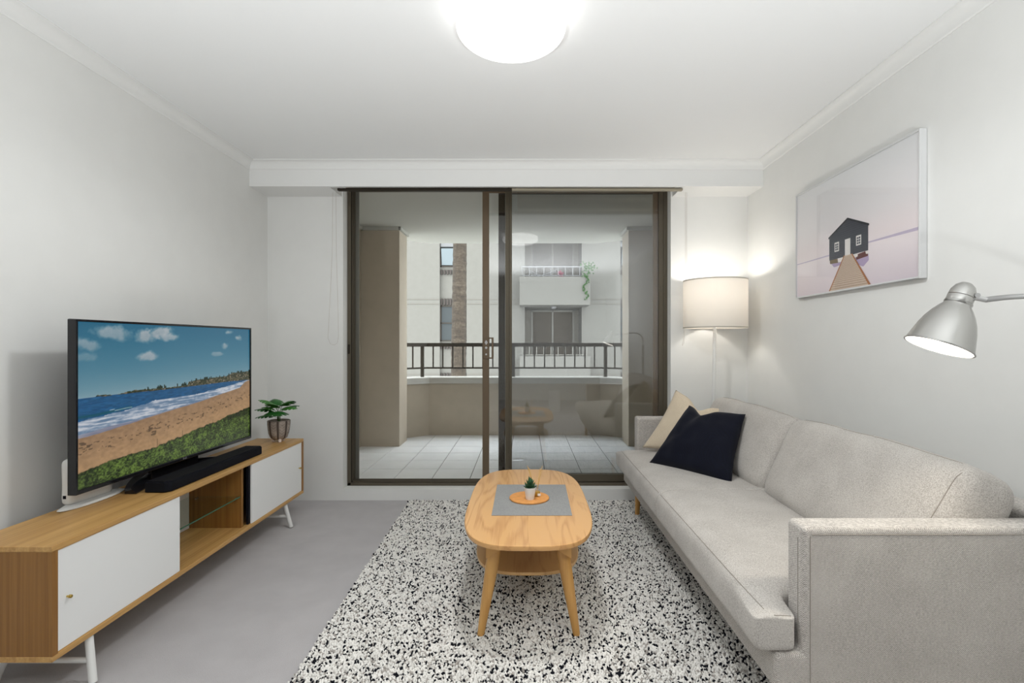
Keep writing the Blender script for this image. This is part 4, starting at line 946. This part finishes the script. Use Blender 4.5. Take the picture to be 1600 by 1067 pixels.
# the picture on the screen
def screen():
    nx, nz = 460, 258; rng = np.random.RandomState(5)
    u, v = np.meshgrid(np.linspace(0, 1, nx + 1), np.linspace(0, 1, nz + 1))
    def vn(fx, fy, seed):
        r = np.random.RandomState(seed); G = r.rand(int(fy) + 3, int(fx) + 3); x = u * fx; y = v * fy; i = x.astype(int); j = y.astype(int); a = x - i; b = y - j
        a = a * a * (3 - 2 * a); b = b * b * (3 - 2 * b)
        return G[j, i] * (1 - a) * (1 - b) + G[j, i + 1] * a * (1 - b) + G[j + 1, i] * (1 - a) * b + G[j + 1, i + 1] * a * b
    def fbm(fx, fy, seed, o=4):
        s = 0; w = 1; t = 0
        for k in range(o): s = s + w * vn(fx * 2 ** k, fy * 2 ** k, seed + k); t += w; w *= .55
        return s / t
    lerp = lambda a, b, t: np.array(a)[None, None] * (1 - t[..., None]) + np.array(b)[None, None] * t[..., None]
    def mixc(C, col, m): m = np.clip(m, 0, 1)[..., None]; return C * (1 - m) + np.array(col) * m
    hz = .541; t = np.clip((v - hz) / (1 - hz), 0, 1)
    C = lerp((122, 150, 160), (30, 92, 120), t ** .62)
    n1 = fbm(14, 9, 11, 5); n2 = fbm(40, 26, 31, 4)
    for (cu, cv, ru, rv, s) in ((.137, .930, .095, .050, .8), (.05, .865, .06, .045, .7), (.03, .79, .055, .03, .4), (.30, .935, .060, .060, 1), (.37, .955, .085, .045, 1), (.42, .915, .07, .03, .9), (.31, .775, .052, .042, .9),
                             (.815, .965, .035, .022, .9), (.895, .918, .03, .028, .9), (.79, .855, .035, .04, .8), (.735, .78, .05, .018, .6)):
        d = 1 - np.sqrt(((u - cu) / ru) ** 2 + ((v - cv) / rv) ** 2)
        m = np.clip((d + (n1 - .5) * 1.5 + (n2 - .5) * .7) * 1.8, 0, 1) * s
        shade_ = np.clip(.62 + .55 * (v - cv) / rv * .5 + (n2 - .5) * .5, .3, 1)
        col = lerp((104, 128, 140), (164, 170, 174), shade_); C = C * (1 - m[..., None]) + col * m[..., None]
    # sea
    sea = v < hz
    sc = lerp((20, 70, 112), (34, 84, 122), fbm(30, 90, 51, 3)); sc = sc * (1 + (vn(60, 200, 61)[..., None] - .5) * .25)
    C = np.where(sea[..., None], sc, C)
    wave = np.interp(u, [0, .071, .207], [.433, .432, .447])
    C = mixc(C, (14, 74, 84), (np.clip(1 - np.abs(v - wave + .004) / .012, 0, 1)) * (u < .23)); C = mixc(C, (176, 190, 196), np.clip(1 - np.abs(v - wave - .006 + .01 * (u > .15)) / .004, 0, 1) * (u > .13) * (u < .23) * .9)
    ft_ = np.interp(u, [0, .207, .345, .607, .863, 1], [.403, .431, .463, .466, .502, .53]) + (fbm(30, 8, 71, 3) - .5) * .012
    lo = np.interp(u, [0, .128, .264, .607, .914, 1], [.326, .348, .356, .410, .467, .525])
    st = np.interp(u, [0, .137, .334, .607, .914, .958, 1], [.303, .320, .359, .402, .467, .512, .525]) + (fbm(22, 6, 77, 3) - .5) * .006
    streak = fbm(10, 110, 81, 3) * .6 + fbm(40, 60, 85, 3) * .4
    fcol = lerp((92, 116, 142), (184, 188, 196), np.clip((streak - .36) * 3.6, 0, 1)); m = (v < ft_)
    C = np.where(m[..., None], fcol, C)
    m = np.clip((lo - v) / .01, 0, 1)
    wet = lerp((108, 112, 132), (140, 138, 150), np.clip((fbm(14, 90, 91, 3) - .3) * 2.2, 0, 1)); C = C * (1 - m[..., None]) + wet * m[..., None]
    m = np.clip((st - v) / .004, 0, 1); dv = np.clip((st - v) / .2, 0, 1)
    sand = lerp((138, 110, 84), (158, 126, 92), dv) * (1 + (fbm(60, 60, 101, 3)[..., None] - .5) * .22)
    foot_ = (fbm(70, 110, 111, 2) > .66) & (np.abs(v - np.interp(u, [0, .2, .4, .8, 1], [.24, .24, .27, .34, .40])) < .025 + .02 * fbm(9, 4, 120, 2))
    sand = np.where(foot_[..., None], sand * .62, sand)
    C = C * (1 - m[..., None]) + sand * m[..., None]
    # headland
    ht = np.interp(u, [.071, .079, .128, .145, .171, .216, .283, .41, .445, .529, .536, .621, .798, .846, 1], [.541, .551, .545, .538, .541, .552, .553, .545, .545, .548, .573, .581, .584, .606, .610])
    ht = ht + (fbm(120, 4, 131, 3) - .5) * .010 * (u > .2); hb = np.interp(u, [.07, .18, .433, .607, .798, 1], [.539, .538, .532, .534, .534, .526])
    m = (v < ht) & (v > hb) & (u > .071) & ~((u > .14) & (u < .165))
    hc = lerp((38, 46, 30), (104, 94, 76), np.clip((fbm(90, 110, 141, 3) - .42) * 3, 0, 1)); hc = np.where((vn(200, 120, 150) > .9)[..., None], np.array((176, 160, 146.)), hc)
    C = np.where(m[..., None], hc, C)
    trees = ((vn(150, 2, 160) > .5) & (v > .545) & (v < .556 + .018 * vn(220, 2, 161)) & (((u > .29) & (u < .41)) | ((u > .455) & (u < .47)) | ((u > .49) & (u < .53)))) | ((vn(160, 2, 166) > .7) & (v > ht - .01) & (v < ht + .012) & (u > .55))
    C = np.where(trees[..., None], np.array((26, 42, 34.)), C)
    # dune grass
    gt = np.interp(u, [0, .071, .216, .334, .433, .607, .721, .798, 1], [.092, .115, .135, .133, .154, .192, .209, .236, .269]) + (fbm(60, 3, 171, 4) - .5) * .022
    gn = fbm(150, 130, 181, 2) * .65 + fbm(30, 24, 191, 3) * .35
    gc = lerp((14, 24, 10), (96, 118, 50), np.clip((gn - .3) * 2.5, 0, 1)); m = np.clip((gt - v) / .006, 0, 1)
    dk = np.clip(1 - (gt - v) / (.02 + .07 * np.clip((u - .76) * 6, 0, 1)), 0, 1) * .45; gc = gc * (1 - dk[..., None])
    C = C * (1 - m[..., None]) + gc * m[..., None]
    for (pu, a, b) in ((.355, .12, .188), (.498, .16, .203), (.70, .20, .23)): C = np.where(((np.abs(u - pu) < .0012) & (v > a) & (v < b))[..., None], np.array((44, 40, 30.)), C)
    c_ = np.clip(C, 0, 255) / 255; lin = np.where(c_ <= .04045, c_ / 12.92, ((c_ + .055) / 1.055) ** 2.4)
    o_ = ORG[tv.name]; base = tvp(0, TVB, -.0035) - o_
    X = base.x + uh.x * TW * u; Y = base.y + uh.y * TW * u; Z = base.z + TVH * v
    me = bpy.data.meshes.new('screen'); P = np.stack([X, Y, Z], -1).reshape(-1, 3); nv = len(P)
    i, j = np.meshgrid(np.arange(nx), np.arange(nz)); k = (j * (nx + 1) + i).ravel(); Q = np.stack([k, k + 1, k + nx + 2, k + nx + 1], 1)
    me.vertices.add(nv); me.vertices.foreach_set('co', P.ravel()); me.loops.add(Q.size); me.loops.foreach_set('vertex_index', Q.ravel().astype(np.int32))
    me.polygons.add(len(Q)); me.polygons.foreach_set('loop_start', (np.arange(len(Q)) * 4).astype(np.int32)); me.update(calc_edges=True)
    ca = me.color_attributes.new('Col', 'FLOAT_COLOR', 'POINT'); ca.data.foreach_set('color', np.concatenate([lin.reshape(-1, 3), np.ones((nv, 1))], 1).astype(np.float32).ravel())
    me.materials.append(M['screen']); so = bpy.data.objects.new('screen', me); COL.objects.link(so); so.parent = tv
screen()

# ------------------------------------------------------------------ soundbar, router, plant on the cabinet
sbp = [(-1.61, 2.168), (-1.528, 2.168), (-1.508, 2.190), (-1.504, 2.93), (-1.597, 2.93)]
sb = empty('soundbar', (-1.55, 2.55, CT), 'long black soundbar lying on the cabinet in front of the television', 'soundbar')
part(MB().prism(sbp, CT + .002, CT + .044), 'body', M['black_cloth'], sb, bevel=.003)
part(MB().prism([(-1.606, 2.172), (-1.530, 2.172), (-1.512, 2.192), (-1.508, 2.926), (-1.594, 2.926)], CT + .044, CT + .049), 'top_plate', M['black'], sb, bevel=.001)
rt = empty('wifi_router', (-1.745, 2.04, CT), 'white upright router on an oval foot behind the near edge of the television', 'router')
rbm = []
part(MB().lathe([(.001, .0), (.05, .0), (.052, .003), (.045, .010), (.001, .016)], (0, 0, 0), n=48), 'foot', M['white_metal'], None, smooth=True)
fo_ = bpy.data.objects['foot.001'] if 'foot.001' in bpy.data.objects else bpy.data.objects['foot']
fo_.parent = rt; fo_.scale = (.80, 3.0, 1); fo_.location = (.0, .03, .001)
bdy = puffbox((-1.757, 2.06, CT + .012 + .085), (1, 0, 0), (0, 1, 0), (0, 0, 1), .020, .105, .085, .018, .004, 10)
part(bdy, 'body', M['white_metal'], rt, smooth='all')
part(MB().box(-1.762, -1.752, 1.9525, 1.957, CT + .040, CT + .052), 'port', M['black'], rt)

pp = empty('potted_monstera', (-1.585, 3.30, CT), 'small green monstera in a striped grey footed pot at the far end of the cabinet', 'plant')
pc0 = (-1.585, 3.30, CT)
prf = [(.001, .018), (.035, .018), (.050, .030), (.059, .055), (.064, .085), (.067, .115), (.0675, .138), (.063, .140), (.061, .128), (.058, .120), (.001, .120)]
pot = part(MB().lathe(prf, pc0, n=56), 'pot', M['pot'], pp, smooth=True, angle=50)
stp = MB()
for k in range(8):
    a = 2 * math.pi * k / 8 + .35; rows = []
    for (r_, h_) in prf[1:7]:
        rows.append([(pc0[0] + (r_ + .0012) * math.cos(a + da), pc0[1] + (r_ + .0012) * math.sin(a + da), CT + h_) for da in (-.09, 0, .09)])
    vs = [p for q in rows for p in q]; fs = []
    for i in range(5):
        for q in range(2): fs.append((i * 3 + q, i * 3 + q + 1, i * 3 + q + 4, i * 3 + q + 3))
    stp.add(vs, fs, 0)
    for i in range(5):       # leaf-like engraved strokes between stripes
        for sg in (-1, 1):
            h_ = .045 + i * .018; r_ = np.interp(h_, [.030, .055, .085, .115, .138], [.050, .059, .064, .067, .0675]) + .001
            r2_ = np.interp(h_ + .012, [.030, .055, .085, .115, .138], [.050, .059, .064, .067, .0675]) + .001
            am = a + math.pi / 8
            stp.add([(pc0[0] + r_ * math.cos(am), pc0[1] + r_ * math.sin(am), CT + h_), (pc0[0] + r2_ * math.cos(am + sg * .22), pc0[1] + r2_ * math.sin(am + sg * .22), CT + h_ + .012),
                     (pc0[0] + r2_ * math.cos(am + sg * .22), pc0[1] + r2_ * math.sin(am + sg * .22), CT + h_ + .015), (pc0[0] + r_ * math.cos(am), pc0[1] + r_ * math.sin(am), CT + h_ + .003)], [(0, 1, 2, 3)], 1)
part(stp, 'pattern', [M['pot_dark'], plain('pale_glaze', srgb(176, 166, 156), .6)], pot)
for k in range(3):
    a = R(35 + 120 * k) - R(90) - R(0)
    part(MB().tube([(pc0[0] + .030 * math.cos(a), pc0[1] + .030 * math.sin(a), CT + .024), (pc0[0] + .034 * math.cos(a), pc0[1] + .034 * math.sin(a), CT + .001)], [.012, .009], 14), 'foot', M['pot_white'], pot, smooth=True)
part(MB().lathe([(.001, .124), (.0605, .1235), (.0605, .121)], pc0, n=32), 'soil', M['soil'], pp)
def monstera(base, tipdir, ln, wd, droop, m, name='leaf'):
    mb = MB(); d = Vector(tipdir).normalized(); s = d.cross(Vector((0, 0, 1))).normalized(); n_ = s.cross(d).normalized(); nseg = 40
    def pt(t, w):     # t along 0..1, w lateral -1..1
        p = Vector(base) + d * ln * t + s * w * wd + n_ * (-droop * ln * t * t * .6 - abs(w) ** 1.5 * wd * .35 + .10 * ln * math.sin(t * 3)); return p
    prev = None
    for sg in (-1, 1):
        vs = []; fs = []
        for k in range(nseg + 1):
            t = k / nseg; full = (math.sin(math.pi * min(1, t * .92 + .10)) ** .62) * (1.08 - .35 * t)
            ph = (t * 5.2) % 1.0; cut = 1.0 if (t < .1 or t > .93) else (.58 if ph < .2 else 1.0 - .12 * abs(ph - .62) * 2)
            w = full * cut * sg
            vs += [pt(t, 0), pt(t + .05 * abs(w), w * .5), pt(min(1.0, t + .12 * abs(w)), w)]
        for k in range(nseg):
            for q in range(2): fs.append((k * 3 + q, k * 3 + q + 1, k * 3 + q + 4, k * 3 + q + 3))
        mb.add(vs, fs)
    return mb
top = Vector((pc0[0], pc0[1], CT + .125))
leaves = [((-.88, -.35, .25), .115, .036, .25, 'leaf', .085), ((-.9, -.10, .45), .105, .034, .25, 'leaf2', .125), ((-.93, -.40, .02), .110, .032, .15, 'leaf', .055), ((.30, -.75, .1), .095, .050, .5, 'leaf', .085),
          ((.95, -.25, .15), .105, .042, .3, 'leaf2', .105), ((.75, -.3, .45), .100, .046, .25, 'leaf2', .120), ((-.10, -.6, .45), .085, .038, .4, 'leaf2', .110), ((.85, .3, .35), .10, .038, .3, 'leaf', .095), ((-.5, .6, .5), .09, .035, .3, 'leaf', .120),
          ((-.35, -.8, .05), .075, .036, .6, 'leaf', .085), ((-.6, -.5, .3), .08, .036, .3, 'leaf2', .10)]
leaves = [(a, b * 1.02, c * 1.45, d, e, f) for (a, b, c, d, e, f) in leaves]
for (dd, ln, wd, dr_, mt, hgt) in leaves:
    dv = Vector(dd).normalized(); bp_ = top + Vector((dv.x * .028, dv.y * .028, hgt - .015))
    part(monstera(bp_, dv, ln, wd, dr_, mt), 'leaf', M[mt], pp, smooth='all')
    part(MB().tube([top + Vector((dv.x * .006, dv.y * .006, -.004)), top + Vector((dv.x * .010, dv.y * .010, hgt * .6)), bp_ + dv * .004], .0016, 6), 'stem', M['stem'], pp, smooth=True)
